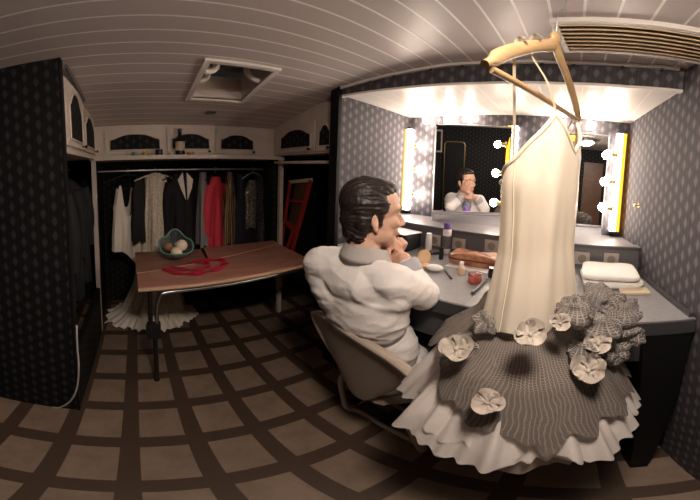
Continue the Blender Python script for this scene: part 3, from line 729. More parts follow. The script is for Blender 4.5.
def garment(name, label, cat, x, yaw, zt, zb, mtl, w=.18, d=.05, hem_w=None, hem_d=None, folds=6, amp=.014, sleeves=0., collar=None, seed=0, y=RY, group='clothes hanging in the wardrobe', neck=.055, hem=None, parent_only=False):
    e = V((math.cos(yaw), math.sin(yaw), 0)); q = V((-e.y, e.x, 0)); c = V((x, y, 0))
    hw_, hd_ = hem_w or w*1.05, hem_d or d*1.3
    t = thing(name, (x, y, zb), label, cat, group)
    sh = .07 / max(.1, zt-zb)
    def f(i, j):
        th = 2*pi*i
        if j < sh*1.6:
            k = j/(sh*1.6); ww = lerp(neck, w, k**.75); dd = lerp(.03, d, k)
        else:
            k = (j-sh*1.6)/(1-sh*1.6); ww = lerp(w, hw_, k) - .012*math.sin(pi*min(1,k*1.6)); dd = lerp(d, hd_, k)
        fo = amp*ssm(j*1.4)*(math.sin(folds*th+seed) + .5*math.sin((2*folds+1)*th+seed*2.3+j*2))
        z = lerp(zt, zb, j) + (.01*math.sin(5*th+seed) if j > .9 else 0)
        if hem: z += hem(th)*max(0,(j-.5)*2)
        return c + e*(ww+fo*.6)*math.cos(th) + q*(dd+fo)*math.sin(th) + V((0,0,z))
    b = MB(); b.grid(72, 26, f, closed=True); b.build('body', M[mtl], t)
    if sleeves:
        for s in (-1, 1):
            b = MB(); p0 = c + e*s*(w-.025) + V((0,0,zt-.075)); p1 = c + e*s*(w+.012) + q*.01 + V((0,0,zt-sleeves*.5)); p2 = c + e*s*(w+.005) + q*.015 + V((0,0,zt-sleeves))
            b.tube(spline([p0,p1,p2],6), [.045]*4+[.042]*5+[.036]*4, 12); b.build('sleeve', M[mtl], t)
    if collar:
        for s in (-1, 1):
            fr = -1 if q.y > 0 else 1
            b = MB(); b.poly_prism([c+e*s*.02+q*fr*(.034)+V((0,0,zt+.01)), c+e*s*.075+q*fr*(.045)+V((0,0,zt-.05)), c+e*s*.055+q*fr*(.058)+V((0,0,zt-.12)), c+e*s*.008+q*fr*(.062)+V((0,0,zt-.22))], q*fr*.006); b.build('lapel', M[collar], t, smooth=False)
    return t
# the ones that carry the picture
def slip(name, label, c, e, q, hw, hd, ztf, zbf, mtl, trim, tables=None, group=None, cat='dress', folds=7, amp=.006):
    t = thing(name, (c.x, c.y, 1.0), label, cat, group)
    def f(i, j):
        th = 2*pi*i; zt, zb = ztf(th), zbf(th); z = lerp(zt, zb, j)
        k = interp(tables or [(0,1),(1,1)], z)
        fo = amp*ssm(j*1.5)*math.sin(folds*th+1.3) + amp*.6*ssm(j*1.5)*math.sin((folds*2+3)*th)
        return c + e*(hw*k+fo)*math.cos(th) + q*(hd*k+fo)*math.sin(th) + V((0,0,z))
    b = MB(); b.grid(96, 30, f, closed=True); b.build('body', M[mtl], t)
    b = MB(); b.tube([f(k/96,0) for k in range(96)], .0045, 6, closed=True); b.build('edging', M[trim], t)
    return t, f
yaw = R(25); e = V((math.cos(yaw), math.sin(yaw), 0)); q = V((e.y,-e.x,0))
def ztf(th):
    s = math.sin(th); cth = abs(math.cos(th))
    pk = math.exp(-((cth-.62)/.2)**2)
    return 1.02 + (.20*pk if s > 0 else .17*pk) + (-.07*math.exp(-(cth/.3)**2) if s > 0 else 0)
slip('slip_dress', 'short ivory slip dress with thin straps, leftmost in the wardrobe', V((-.075,RY-.02,0)), e, q, .135, .055, ztf, lambda th: .66 - .24*ssm((math.cos(th)*.5+.5)*1.1-.5+.3*math.sin(th)), 'whitecloth', 'whitecloth',
     [(.4,1.15),(.8,1.0),(1.1,.85),(1.3,.75)], 'clothes hanging in the wardrobe')
hanger('dark hanger above the short ivory slip dress', -.055, R(25), .03)
garment('sleeveless_shirt', 'sleeveless black garment between slip dress and cream gown', 'clothing', .045, R(60), 1.27, .74, 'blackcloth', .13, .045, .14, .06, seed=1)
# gown with train
def gown():
    x = .175; t = thing('evening_gown', (x,RY,0), 'long cream lace gown whose ruffled train spills onto the floor', 'dress', 'clothes hanging in the wardrobe')
    def f(i, j):
        th = 2*pi*i; z = interp([(0,1.31),(.1,1.27),(.5,.75),(.8,.30),(.92,.08),(1,.012)], j)
        rx_ = interp([(0,.04),(.1,.092),(.5,.115),(.8,.19),(.92,.27),(1,.315)], j); ry_ = interp([(0,.03),(.1,.055),(.5,.075),(.8,.16),(.92,.21),(1,.24)], j)
        fo = interp([(0,0),(.3,.006),(.8,.016),(1,.028)], j)*(math.sin(9*th)+.6*math.sin(17*th+j*5))
        return V((x - .06*max(0,j-.6)*2.5 + (rx_+fo)*math.cos(th), RY - .03*j + (ry_+fo)*math.sin(th), max(.006, z + (.02*math.sin(11*th+3) if j > .9 else 0))))
    b = MB(); b.grid(110, 36, f, closed=True); b.build('body', M['lace'], t)
    def fr(i, j):
        th = 2*pi*i; r = .24+.13*j; wv = j*(.045*noise.noise(V((math.cos(th)*5,math.sin(th)*5,1))) + .035*noise.noise(V((math.cos(th)*13,math.sin(th)*13,4+j))))
        return V((x-.065+(r+.02+wv)*math.cos(th), RY-.045+(r*.80+wv)*math.sin(th), .012 + .10*(1-j)**1.3 + .022*j*abs(math.sin(19*th+1)) ))
    b = MB(); b.grid(200, 7, fr, closed=True); b.build('train_ruffle', M['whitecloth'], t)
gown()
hanger('pale hanger holding the cream lace gown', .175, R(20), .03, 'hanger_white')
garment('suit_jacket', 'black suit jacket with pale lapels beside the cream gown', 'jacket', .405, R(22), 1.30, .62, 'blackcloth', .145, .05, .15, .06, sleeves=.55, collar='whitecloth', seed=2)
hanger('dark hanger inside the black suit jacket', .405, R(22), .03)
garment('grey_cardigan', 'slim grey garment hanging left of the red coat', 'clothing', .585, R(75), 1.31, .68, 'greycloth', .13, .04, .14, .05, seed=3)
garment('red_coat', 'bright red coat in the middle of the wardrobe', 'coat', .70, R(48), 1.27, .66, 'redcloth', .13, .05, .145, .065, sleeves=.5, seed=4, folds=5)
hanger('thin dark hanger inside the red coat', .70, R(48), .03)
garment('striped_robe', 'shiny gold and dark striped robe right of the red coat', 'robe', .83, R(70), 1.31, .68, 'goldcloth', .13, .04, .14, .06, seed=5, amp=.02)
garment('navy_dress', 'narrow dark navy dress between striped robe and sequined vest', 'dress', .925, R(75), 1.29, .66, 'navycloth', .13, .04, .14, .05, seed=6)
garment('sequin_vest', 'olive sequined vest hanging on the right of the wardrobe', 'vest', 1.05, R(35), 1.235, .80, 'sequin', .115, .05, .105, .05, seed=7, amp=.004, neck=.035)
garment('black_skirt', 'plain black skirt hanging below the sequined vest', 'skirt', 1.045, R(35), .795, .50, 'blackcloth', .10, .045, .14, .06, seed=8, neck=.09)
hanger('pale striped hanger above the sequined vest', 1.06, R(35), .03, 'greycloth')
garment('dotted_dress', 'dark dotted dress at the right end of the wardrobe rail', 'dress', 1.115, R(80), 1.28, .55, 'dots', .15, .03, .17, .035, seed=9)
# closet on the left
b = MB(); b.tube([(-.50,1.18,1.36),(-.50,2.10,1.36)], .010, 10); tag(b.build('clothes_rail', M['steel']), 'metal rail inside the dark left side closet', 'rail')
garment('grey_gown', 'dim grey dress with pale straps in the left side closet', 'dress', -.50, R(20), 1.22, .72, 'greycloth', .10, .04, .12, .05, seed=10, y=1.75, neck=.06, group='clothes in the side closet')
for s in (-1,1):
    pass
b = MB(); b.tube([(-.57,1.73,1.22),(-.545,1.74,1.30),(-.505,1.75,1.345)], .004, 6); b.tube([(-.44,1.77,1.22),(-.465,1.76,1.30),(-.495,1.75,1.345)], .004, 6)
tag(b.build('hanging_straps', M['hanger_white']), 'pale looped straps on the rail above the dim grey dress', 'strap')
for k in range(3):
    garment('dark_coat', ('black coat nearest the front of the side closet','black coat in the middle of the side closet','black coat at the back of the side closet')[k], 'coat', -.52, R(8*k), 1.30, .50, 'blackcloth', .17, .045, .18, .06, sleeves=.5, seed=20+k, y=1.40+.28*k if k else 1.42, group='clothes in the side closet')

# shelf things
def bottle(label, x, y, z, h, r, mtl, capm, lab=None):
    t = thing('bottle', (x,y,z), label, 'bottle', None)
    b = MB(); b.lathe([(r*.9,0),(r,.004),(r,h*.6),(r*.38,h*.76),(r*.36,h*.9)], (x,y,z), 20); b.build('body', M[mtl], t)
    b = MB(); b.lathe([(r*.42,h*.88),(r*.42,h),(r*.3,h+.002)], (x,y,z), 16); b.build('cap', M[capm], t)
    if lab:
        b = MB(); b.lathe([(r*1.01,h*.16),(r*1.012,h*.50)], (x,y,z), 20, cap=False); b.build('paper_label', M[lab], t)
    return t
SZ = 1.448
bottle('dark bottle with pale label standing on the wardrobe shelf', .345, 2.095, SZ, .20, .036, 'darkglass', 'blackp', 'label')
def pot(name, label, cat, x, r, h, mtl, cap, y=2.085):
    t = thing(name, (x,y,SZ), label, cat, 'small pots on the wardrobe shelf')
    b = MB(); b.lathe([(r*.9,0),(r,.003),(r,h*.62),(r*.9,h*.66)], (x,y,SZ), 18); b.build('body', M[mtl], t)
    b = MB(); b.lathe([(r*.96,h*.66),(r*.98,h*.7),(r*.98,h),(r*.7,h+.002)], (x,y,SZ), 18); b.build('lid', M[cap], t)
pot('jar', 'small teal jar, leftmost on the wardrobe shelf', 'jar', -.0, .020, .026, 'tealp', 'tealp')
pot('jar', 'small yellow jar on the wardrobe shelf right of the teal one', 'jar', .083, .020, .030, 'yellow', 'yellow')
pot('jar', 'black jar on the wardrobe shelf left of the labelled bottle', 'jar', .185, .028, .042, 'blackp', 'blackp')
pot('jar', 'flat cream tin just left of the labelled bottle', 'tin', .275, .022, .018, 'label', 'label')
pot('jar', 'flat orange-brown tin just right of the labelled bottle', 'tin', .425, .026, .020, 'orange', 'orange')

# red folding chair leaning in the right-hand niche
rc = thing('folding_chair', (1.36,2.0,0), 'red wooden folding chair with brown back panel, folded against the dark niche wall', 'folding chair')
pA, pB = atx(291,182,1.34), atx(312,180,1.34); pA2, pB2 = atx(285,226,1.28), atx(296,240,1.28)
pBot1, pBot2 = pA2+(pA2-pA)*.9, pB2+(pB2-pB)*.9
def bar(a, c, w, d, name, m, par, lab=None):
    a, c = V(a), V(c); t = (c-a).normalized(); s = t.cross(V((1,0,0))).normalized(); n_ = t.cross(s).normalized()
    b = MB(); b.poly_prism([a+s*w/2, a-s*w/2, c-s*w/2, c+s*w/2], n_*d)
    bmesh.ops.bevel(b.b, geom=b.b.edges[:], offset=.004, segments=2, affect='EDGES'); return b.build(name, M[m], par, smooth=False, label=lab)
bar(pA, pBot1, .032, .022, 'back_post', 'redwood', rc); bar(pB, pBot2, .040, .022, 'back_post', 'redwood', rc)
bar(pA.lerp(pB,-.05)+V((0,0,-.0)), pB.lerp(pA,-.05), .030, .018, 'top_rail', 'label', rc)
bar(pA.lerp(pA2,.42), pB.lerp(pB2,.35), .022, .018, 'cross_rail', 'redwood', rc)
bar(pA.lerp(pA2,.90), pB.lerp(pB2,.85), .022, .018, 'cross_rail', 'redwood', rc)
b = MB(); o1, o2 = pA.lerp(pB,.2), pA.lerp(pB,.8); o3, o4 = pB2.lerp(pA2,.35), pA2.lerp(pB2,.1)
b.poly_prism([V(p)+V((.012,0,0)) for p in (o1, o2, o3, o4)], (.008,0,0)); b.build('back_panel', M['brownwood'], rc, smooth=False)
sx = pA2.lerp(pB2,.5)
b = MB(); b.poly_prism([pA2+V((.03,.02,.03)), pB2+V((.0,-.01,.10)), pB2+V((-.05,-.03,.09)), pA2+V((-.03,.0,.02))], (0,0,.018)); b.build('seat', M['redwood'], rc, smooth=False)
bar(pB.lerp(pB2,1.0)+V((-.03,-.02,.1)), pBot2+V((-.02,.10,0)), .032, .02, 'front_leg', 'redwood', rc)
bar(pA.lerp(pA2,1.0)+V((-.02,0,.05)), pBot1+V((.0,.05,0)), .032, .02, 'front_leg', 'redwood', rc)

# cable on the partition
b = MB(); b.tube(spline([(-.275,1.155,.62),(-.272,1.13,.50),(-.270,1.125,.38),(-.285,1.125,.22),(-.32,1.125,.10),(-.375,1.13,.02),(-.41,1.135,.006)],8), .0045, 8)
tag(b.build('power_cable', M['cable']), 'grey cable running down the edge of the dark partition', 'cable')

# ================================================================== CHAIR
CC = V((.822,.590,0)); CYAW = R(-7)
ce, cq = V((math.cos(CYAW), math.sin(CYAW), 0)), V((-math.sin(CYAW), math.cos(CYAW), 0))   # forward / left
ch = thing('desk_chair', CC, 'cream shell-backed chair on a bent tube frame, under the seated man', 'chair')
def cp(a, l, z): return CC + ce*a + cq*l + V((0,0,z))
def backf(i, j):
    l = (i-.5)*2; z = lerp(.40, .775, j)
    hw = .275*(1-.62*(1-j)**1.7)*(1-.06*j**4)
    a = -.158 - .052*j + .016*(abs(l)**2.2)
    z -= .045*abs(l)**4*(j**2) ; z += .10*abs(l)**2.5*(1-j)
    return cp(a, l*hw, z)
b = MB(); b.grid(28, 16, backf); bmesh.ops.recalc_face_normals(b.b, faces=b.b.faces[:])
bmesh.ops.solidify(b.b, geom=b.b.faces[:], thickness=-.030)
bmesh.ops.bevel(b.b, geom=[e for e in b.b.edges if e.calc_face_angle(0) > R(50)], offset=.008, segments=3, affect='EDGES', profile=.6)
b.build('backrest', M['chair'], ch)
b = MB()
edge = [backf(0, j/10) for j in range(11)] + [backf(i/20, 1) for i in range(1,20)] + [backf(1, 1-j/10) for j in range(11)]
b.tube(edge, .011, 8); b.build('backrest_rim', M['chair'], ch)
def seatf(i, j):
    l = (i-.5)*2; a = lerp(-.13, .20, j); hw = .165*(.62+.38*ssm(j*2.2))*(1-.12*j**2)
    return cp(a, l*hw*(1-.25*max(0,j-.8)*5*abs(l)*.3), .405 + .022*abs(l)**3 - .02*max(0,j-.7)*3 + .03*(1-j)**4)
b = MB(); b.grid(20, 16, seatf); bmesh.ops.recalc_face_normals(b.b, faces=b.b.faces[:]); bmesh.ops.solidify(b.b, geom=b.b.faces[:], thickness=.03)
b.build('seat', M['chair'], ch)
w_ = .185
loop = [cp(.17,w_,.365), cp(-.05,w_,.365), cp(-.09,w_,.33), cp(-.06,w_+.015,.17), cp(-.03,w_+.025,.05), cp(.01,w_+.0,.013), cp(.02,.12,.012), cp(.02,-.12,.012), cp(.01,-w_-.0,.013), cp(-.03,-w_-.025,.05), cp(-.06,-w_-.015,.17), cp(-.09,-w_,.33), cp(-.05,-w_,.365), cp(.17,-w_,.365)]
b = MB(); b.tube(spline(loop,7), .0125, 10); b.build('rear_frame_loop', M['chair_frame'], ch)
loop2 = [cp(.02,w_-.02,.365), cp(.10,w_-.02,.33), cp(.16,w_,.12), cp(.18,w_-.02,.014), cp(.18,0,.012), cp(.18,-w_+.02,.014), cp(.16,-w_,.12), cp(.10,-w_+.02,.33), cp(.02,-w_+.02,.365)]
b = MB(); b.tube(spline(loop2,7), .0125, 10); b.build('front_frame_loop', M['chair_frame'], ch)

# ================================================================== SEATED MAN
Hc = V((.748,.652,1.195)); FA = R(125)
fv = V((math.sin(FA), math.cos(FA), 0)); rv = V((fv.y, -fv.x, 0)); tilt = Matrix.Rotation(R(-4), 3, rv)
def hp(a, bb, c):
    d = fv*a + rv*bb + V((0,0,c)); return Hc + tilt @ d*1.04
hrot = Matrix((tuple(fv), tuple(rv), (0,0,1))).transposed(); hrot = tilt @ hrot
pel = V((.812,.61,.50)); waist = V((.785,.62,.66)); chest = V((.722,.645,.86)); neckb = V((.715,.655,1.035))
shR, shL = V((.705,.505,.985)), V((.645,.800,.990))
elR, elL = V((.803,.460,.922)), V((.905,.80,.962))
wrR, wrL = V((.806,.545,1.040)), V((.835,.685,1.050))
hipR, hipL = V((.80,.545,.50)), V((.80,.715,.50)); knR, knL = V((1.16,.515,.555)), V((1.16,.80,.555)); anR, anL = V((1.13,.50,.09)), V((1.13,.82,.09))
b = MB()
def E(a, bb, c, r, m=None): b.ball(hp(a,bb,c), V(r)*1.04, rot=hrot @ (m or Matrix.Identity(3)), u=24, v=16)
E(-.012,0,.030,(.094,.073,.080)); E(.020,0,.035,(.072,.066,.070)); E(.030,0,-.035,(.060,.060,.070)); E(.046,0,-.078,(.043,.042,.036)); E(.072,0,-.098,(.020,.024,.018))
E(.018,.042,-.062,(.050,.020,.032)); E(.018,-.042,-.062,(.050,.020,.032))          # jaw
E(.062,.038,-.018,(.026,.022,.022)); E(.062,-.038,-.018,(.026,.022,.022))          # cheekbones
E(.072,.030,.030,(.022,.026,.012)); E(.072,-.030,.030,(.022,.026,.012)); E(.078,0,.034,(.016,.03,.014))   # brow
b.capsule(hp(.088,0,.016), .0085, hp(.112,0,-.022), .0115); b.ball(hp(.113,0,-.024), .0125); b.ball(hp(.100,.013,-.028), .0095); b.ball(hp(.100,-.013,-.028), .0095)
E(.084,0,-.050,(.014,.024,.014)); E(.090,0,-.058,(.010,.020,.006)); E(.087,0,-.068,(.011,.018,.007)); E(.078,0,-.083,(.014,.022,.012))
for s in (1,-1):
    E(-.006, s*.073, -.022, (.014,.007,.023), Matrix.Rotation(R(-s*20),3,'Z') @ Matrix.Rotation(R(-14),3,'Y')); E(.001, s*.074, -.042, (.009,.006,.009)); E(-.012, s*.078, -.012, (.013,.004,.019), Matrix.Rotation(R(-s*24),3,'Z'))
    E(.073, s*.031, .012, (.012,.016,.010))                                         # eyelids
b.capsule(hp(-.020,0,-.05), .054, neckb, .060)
# torso, arms, legs under the clothes
b.capsule(neckb, .06, chest, .10); b.capsule(chest, .10, pel, .10)
for sh, el, wr in ((shR,elR,wrR),(shL,elL,wrL)):
    b.capsule(neckb+V((0,0,-.02)), .045, sh, .045); b.capsule(sh, .045, el, .036); b.capsule(el, .036, wr, .025)
for hi, kn, an in ((hipR,knR,anR),(hipL,knL,anL)):
    b.capsule(pel, .07, hi+V((0,0,.0)), .07); b.capsule(hi, .07, kn, .048); b.capsule(kn, .048, an, .032)
# hands: loosely curled fists under the chin, thumbs along the jaw
def hand(wr, palm_dir, up, side, curl):
    pd, u_, s_ = V(palm_dir).normalized(), V(up).normalized(), V(side).normalized()
    c = wr + pd*.045
    for k in range(4):
        o = (k-1.5)*.0185
        b.capsule(wr + pd*.012 + s_*o*.6, .013, wr + pd*.078 + s_*o, .0115)
        L = (.040,.046,.043,.034)[k]
        a = wr + pd*.080 + s_*o; m1_ = a + (pd*.25*curl + u_*.9).normalized()*L; m2_ = m1_ + (-pd*.75 + u_*.45).normalized()*L*.72; m3_ = m2_ + (-pd*.75 - u_*.45).normalized()*L*.5
        b.capsule(a, .0102, m1_, .0092, 10); b.capsule(m1_, .0092, m2_, .0082, 10); b.capsule(m2_, .0082, m3_, .0075, 10)
    t0 = wr + pd*.022 + s_*.026; t1 = t0 + (pd*.7 + s_*.45 + u_*.35).normalized()*.036; t2 = t1 + (pd*.6 - s_*.25 + u_*.75).normalized()*.030
    b.capsule(t0, .0125, t1, .0105, 10); b.capsule(t1, .0105, t2, .0085, 10)
chin = hp(.07,0,-.118)
hand(wrR, (chin + rv*.022 + fv*.035 + V((0,0,-.040))) - wrR, (-.25,.35,.9), (.75,.2,.3), .6)
hand(wrL, (chin - rv*.03 + fv*.045 + V((0,0,-.030))) - wrL, (-.2,-.35,.9), (.75,-.1,.3), .6)
person = organic(b, 'person', M['skin'], .0048, None, 3)
tag(person, 'seated man in white shirt, elbows on the counter, chin on hands, facing the mirror', 'person')
# eyes
for s in (1,-1):
    b = MB(); b.ball(hp(.0775, s*.031, .010), .0105); ey = b.build('eye', M['eye'], person)
    b = MB(); b.ball(hp(.0845, s*.031, .0095), (.0048,.0048,.0048)); b.build('iris', M['iris'], ey)
    b = MB(); b.tube([hp(.088,s*.014,.030), hp(.090,s*.032,.036), hp(.080,s*.052,.030)], [.004,.005,.003], 8); b.build('eyebrow', M['hair'], person)
b = MB(); b.tube(spline([hp(.0945,-.020,-.0625), hp(.1005,-.008,-.0615), hp(.102,0,-.063), hp(.1005,.008,-.0615), hp(.0945,.020,-.0625)],4), .0042, 8); b.build('lips', M['lip'], person)
# hair: swept back, fuller on top, down to the collar
b = MB()
E(-.030,0,.044,(.090,.080,.084)); E(.006,0,.080,(.062,.064,.046)); E(.040,.0,.096,(.034,.046,.024)); E(-.062,0,-.010,(.050,.062,.068)); E(-.070,0,-.052,(.030,.050,.050))
for s in (1,-1):
    E(-.004,s*.064,.036,(.044,.016,.034)); E(.013,s*.068,.000,(.010,.007,.030)); E(-.036,s*.062,-.012,(.032,.016,.046)); E(-.045,s*.05,-.06,(.024,.014,.034))
def strands(co, n_):
    l = co - Hc; a, bb, c = l.dot(fv), l.dot(rv), l.z
    ang = math.atan2(c, abs(bb)+.02)
    r_ = noise.noise(V((a*14, ang*22, 3.0 + bb*9)))*.0052 + noise.noise(V((a*40, ang*60, bb*40)))*.0022
    return co + n_*r_
organic(b, 'hair', M['hair'], .0042, person, 2, strands)
# shirt
def wrinkle(amp, sc_):
    def f(co, n_):
        q_ = V((co.x*sc_*.8+co.z*4, co.y*sc_*.55-co.z*5, co.z*sc_*1.5+co.y*4)) + noise.noise_vector(co*7)*.7
        cr = 1 - abs(noise.noise(q_))*3.2
        w = amp*max(0, cr) + amp*.5*noise.noise(co*sc_*.6)
        q2 = V((co.x*sc_*2.4-co.z*9, co.y*sc_*1.3+co.z*11, co.z*sc_*3))
        w += amp*.45*max(0, 1-abs(noise.noise(q2))*3.5)
        return co + n_*w
    return f
b = MB()
b.ball(chest+V((-.01,0,-.01)), (.112,.185,.17), u=24, v=16); b.ball(waist+V((-.02,0,0)), (.112,.172,.16), u=24, v=16); b.ball(pel+V((.01,0,.06)), (.135,.18,.10), u=24, v=16)
b.ball(neckb+V((-.015,0,-.085)), (.105,.165,.090), u=24, v=16)
for sh, el, wr in ((shR,elR,wrR),(shL,elL,wrL)):
    b.capsule(neckb+V((-.012,0,-.035)), .062, sh+V((-.01,0,.0)), .060, 16); b.capsule(sh, .066, sh.lerp(el,.55), .060, 16); b.capsule(sh.lerp(el,.5), .060, el, .054, 16); b.ball(el, .055)
    b.capsule(el, .051, el.lerp(wr,.55), .044, 16); b.capsule(el.lerp(wr,.5), .044, el.lerp(wr,.78), .036, 16)
    b.capsule(chest+(sh-chest)*.6+V((0,0,-.06)), .09, sh+V((0,0,-.05)), .06, 16)
for k in range(16):                                                                 # loose shirt tail over the hips
    a = 2*pi*k/16; b.capsule(pel+V((.01+.105*math.cos(a),.150*math.sin(a),.08)), .032, pel+V((.015+.112*math.cos(a),.160*math.sin(a),-.025)), .024, 8)
shirt = organic(b, 'shirt', M['shirt'], .0065, person, 6, wrinkle(.0050, 9))
# collar, yoke seam and cuffs
def collf(i, j):
    th = 2*pi*i; fr = math.cos(th-math.atan2(fv.y,fv.x)*.0 + 0.0)
    c = neckb + V((.004,-.002,.0)); op = max(0, math.cos(th+R(25)))                # opening to the front
    r0 = .068 + .008*op; up = .012 + .050*(1-.55*op)
    if j < .5: k = j*2; r, z = r0 + .002*k, lerp(-.022, up, k)
    else: k = (j-.5)*2; r, z = r0 + .002 + .026*k, up - (.052+.016*op)*k
    return c + V((r*math.cos(th), r*1.02*math.sin(th), z))
b = MB(); b.grid(48, 9, collf, closed=True); bmesh.ops.solidify(b.b, geom=b.b.faces[:], thickness=.003); b.build('collar', M['shirt'], shirt, autosm=70)
for el, wr in ((elR,wrR),(elL,wrL)):
    t = (wr-el).normalized(); p = el.lerp(wr,.72)
    b = MB(); b.lathe([(.040,-.024),(.0475,-.016),(.0465,.012),(.044,.026),(.041,.030),(.033,.022)], p, 24, t, cap=False)
    for v_ in b.b.verts: v_.co += noise.noise_vector(v_.co*40)*.002
    b.build('cuff', M['cuff'], shirt)
# open front with under-shirt
b = MB(); b.ball(chest+V((.045,-.005,.08)), (.068,.058,.11), u=20, v=14); b.build('undershirt', M['tee'], person)
# trousers and shoes
b = MB(); b.ball(pel+V((.01,0,.01)), (.12,.16,.075), u=20, v=12)
for hi, kn, an in ((hipR,knR,anR),(hipL,knL,anL)):
    b.capsule(hi, .083, kn, .064, 14); b.capsule(kn, .062, an+V((0,0,.03)), .050, 14)
organic(b, 'trousers', M['jeans'], .010, person, 4, wrinkle(.004, 10))
for an in (anR, anL):
    b = MB(); b.capsule(an+V((-.02,0,-.045)), .040, an+V((.14,0,-.056)), .032, 14); b.capsule(an+V((0,0,-.04)), .042, an+V((0,0,.02)), .040, 12)
    b.box(an+V((-.065,-.040,-.089)), an+V((.18,.040,-.078)), .006); organic(b, 'shoe', M['shoe'], .006, person, 3)

# ================================================================== HANGER AND STAGE DRESS
h0, h1, hA = V((.468,.172,1.562)), V((.905,.004,1.560)), V((.690,.080,1.735))
hg = thing('coat_hanger', hA, 'large wooden hanger carrying the ivory stage dress', 'hanger')
e1 = (h1-h0).normalized(); up = V((0,0,1)); nrm = e1.cross(up).normalized()
def arm(p, qd):
    return spline([p, lerp(p, qd, .25)+V((0,0,.010)), lerp(p, qd, .6)+V((0,0,.008)), lerp(p, qd, .85)+V((0,0,.0)), qd],6)
def flat_sweep(path, ws, th):
    b = MB(); n = len(path); sec = []
    for i, p in enumerate(path):
        t = (path[min(i+1,n-1)]-path[max(i-1,0)]).normalized(); s = nrm.cross(t).normalized(); w = ws[min(len(ws)-1, int(i/(n-1)*(len(ws)-1)+.5))]
        sec.append([b.b.verts.new(p + s*(w*math.cos(2*pi*k/12)) + nrm*(th*math.sin(2*pi*k/12))) for k in range(12)])
    for A, B in zip(sec, sec[1:]):
        for k in range(12): b.b.faces.new((A[k], A[(k+1)%12], B[(k+1)%12], B[k]))
    b.b.faces.new(sec[0][::-1]); b.b.faces.new(sec[-1]); return b
flat_sweep(arm(h0, hA+V((0,0,-.012))) , [.009,.017,.017,.016,.018,.021], .0095).build('shoulder_arm', M['hanger_wood'], hg)
flat_sweep(arm(h1, hA+V((0,0,-.012))), [.009,.014,.015,.016,.018,.021], .0095).build('shoulder_arm', M['hanger_wood'], hg)
b = MB(); b.ball(hA+V((0,0,.002)), (.024,.0115,.026), rot=Matrix((tuple(e1),tuple(nrm),(0,0,1))).transposed(), u=20, v=12); b.build('crown', M['hanger_wood'], hg)
b = MB(); b.tube([h0+e1*.02+V((0,0,-.004)), h1-e1*.012+V((0,0,-.004))], .0075, 10); b.build('trouser_bar', M['hanger_wood'], hg)
b = MB(); b.tube(spline([hA+V((0,0,.02)), hA+V((0,0,.085)), hA+V((.010,-.004,.11)), hA+V((.03,-.012,.128)), hA+V((.05,-.018,.115))],6), .0016, 6); b.build('hook', M['steel'], hg)
eye = hA + V((.030,-.012,.131))
b = MB(); b.tube([eye+V((0,0,-.008)), V((eye.x,eye.y,1.903))], .0014, 6); b.build('ceiling_loop', M['steel'], hg)  # wire and hook added as unseen support for the hanger

dr = thing('stage_dress', (.70,.11,.66), 'ivory camisole dress with grey net overskirt and white tulle, hanging in the foreground', 'dress')
dc = V((.692,.078,0)); e2 = V((e1.y, -e1.x, 0)).normalized()          # e1 along the hanger, e2 towards the right wall (dress front)
ZT = [(0,1.41),(40,1.48),(53,1.512),(66,1.475),(90,1.425),(112,1.468),(127,1.503),(150,1.450),(180,1.395),(215,1.35),(240,1.335),(270,1.33),(300,1.335),(330,1.36),(360,1.41)]
def bod(i, j):
    th = 2*pi*i; c_, s_ = math.cos(th), math.sin(th)
    zt = interp(ZT, math.degrees(th) % 360)
    z = lerp(zt, 1.0, j)
    k1 = interp([(1.0,.150),(1.08,.140),(1.18,.126),(1.28,.128),(1.34,.136),(1.42,.128),(1.50,.112)], z); k2 = interp([(1.0,.104),(1.1,.092),(1.2,.080),(1.3,.080),(1.42,.078),(1.5,.066)], z)
    fo = .0025*math.sin(9*th+z*6) + .002*math.sin(17*th+2)*ssm((1.42-z)*4) + .004*math.sin(5*th+1)*ssm((1.2-z)*4) + .006*noise.noise(V((c_*2.5, s_*2.5, z*3)))
    return dc + e1*(k1+fo)*c_ + e2*(k2+fo)*s_ + V((0,0,z + (.008*math.sin(7*th) if j > .97 else 0)))
b = MB(); b.grid(120, 36, bod, closed=True); bo = b.build('bodice', M['satin'], dr, autosm=80)
b = MB(); b.tube([bod(k/120,0) for k in range(120)], .0052, 8, closed=True); b.build('edging', M['satin_trim'], bo)
for dth in (180, 90, 0):
    th = R(dth)/(2*pi)
    if dth != 90: 
        b = MB(); b.tube([bod(th, k/24)+(bod(th,k/24)-dc-V((0,0,bod(th,k/24).z))).normalized()*.0008 for k in range(25)], .0013, 6); b.build('seam', M['satin_trim'], bo)
def strap(p, a, tw, w=.010):
    p, a = V(p), V(a); b = MB()
    pts = spline([p, p.lerp(a,.4)+tw, a+V((0,0,-.02))-nrm*.014, a+V((0,0,.020))-nrm*.010, a+V((0,0,.026))+nrm*.004, a+V((0,0,.012))+nrm*.016],6)
    n_ = len(pts)
    def f(i, j):
        k = min(n_-1, int(round(i*(n_-1)))); t = (pts[min(k+1,n_-1)]-pts[max(k-1,0)]).normalized(); s = t.cross(nrm); s = s.normalized() if s.length > .01 else e1
        return pts[k] + s*(j-.5)*w
    b.grid(n_, 3, f); bmesh.ops.solidify(b.b, geom=b.b.faces[:], thickness=.002); b.build('strap', M['satin_trim'], dr)
fpk = R(127)/(2*pi); ppk = R(256)/(2*pi)
a_near, a_near2, a_far = arm(h0,hA)[13], arm(h0,hA)[9], h1 + V((-.012,0.004,.004))
strap(bod(fpk,0), a_near, V((0,0,.0)), .013); strap(bod(ppk,0), a_near2, V((0,0,.0)), .012)
fpk2 = math.acos(.60)/(2*pi)
strap(bod(fpk2,0), a_far, V((0,0,0)), .008); strap(bod(1-fpk2,0), a_far-e1*.02, V((0,0,0)), .008)

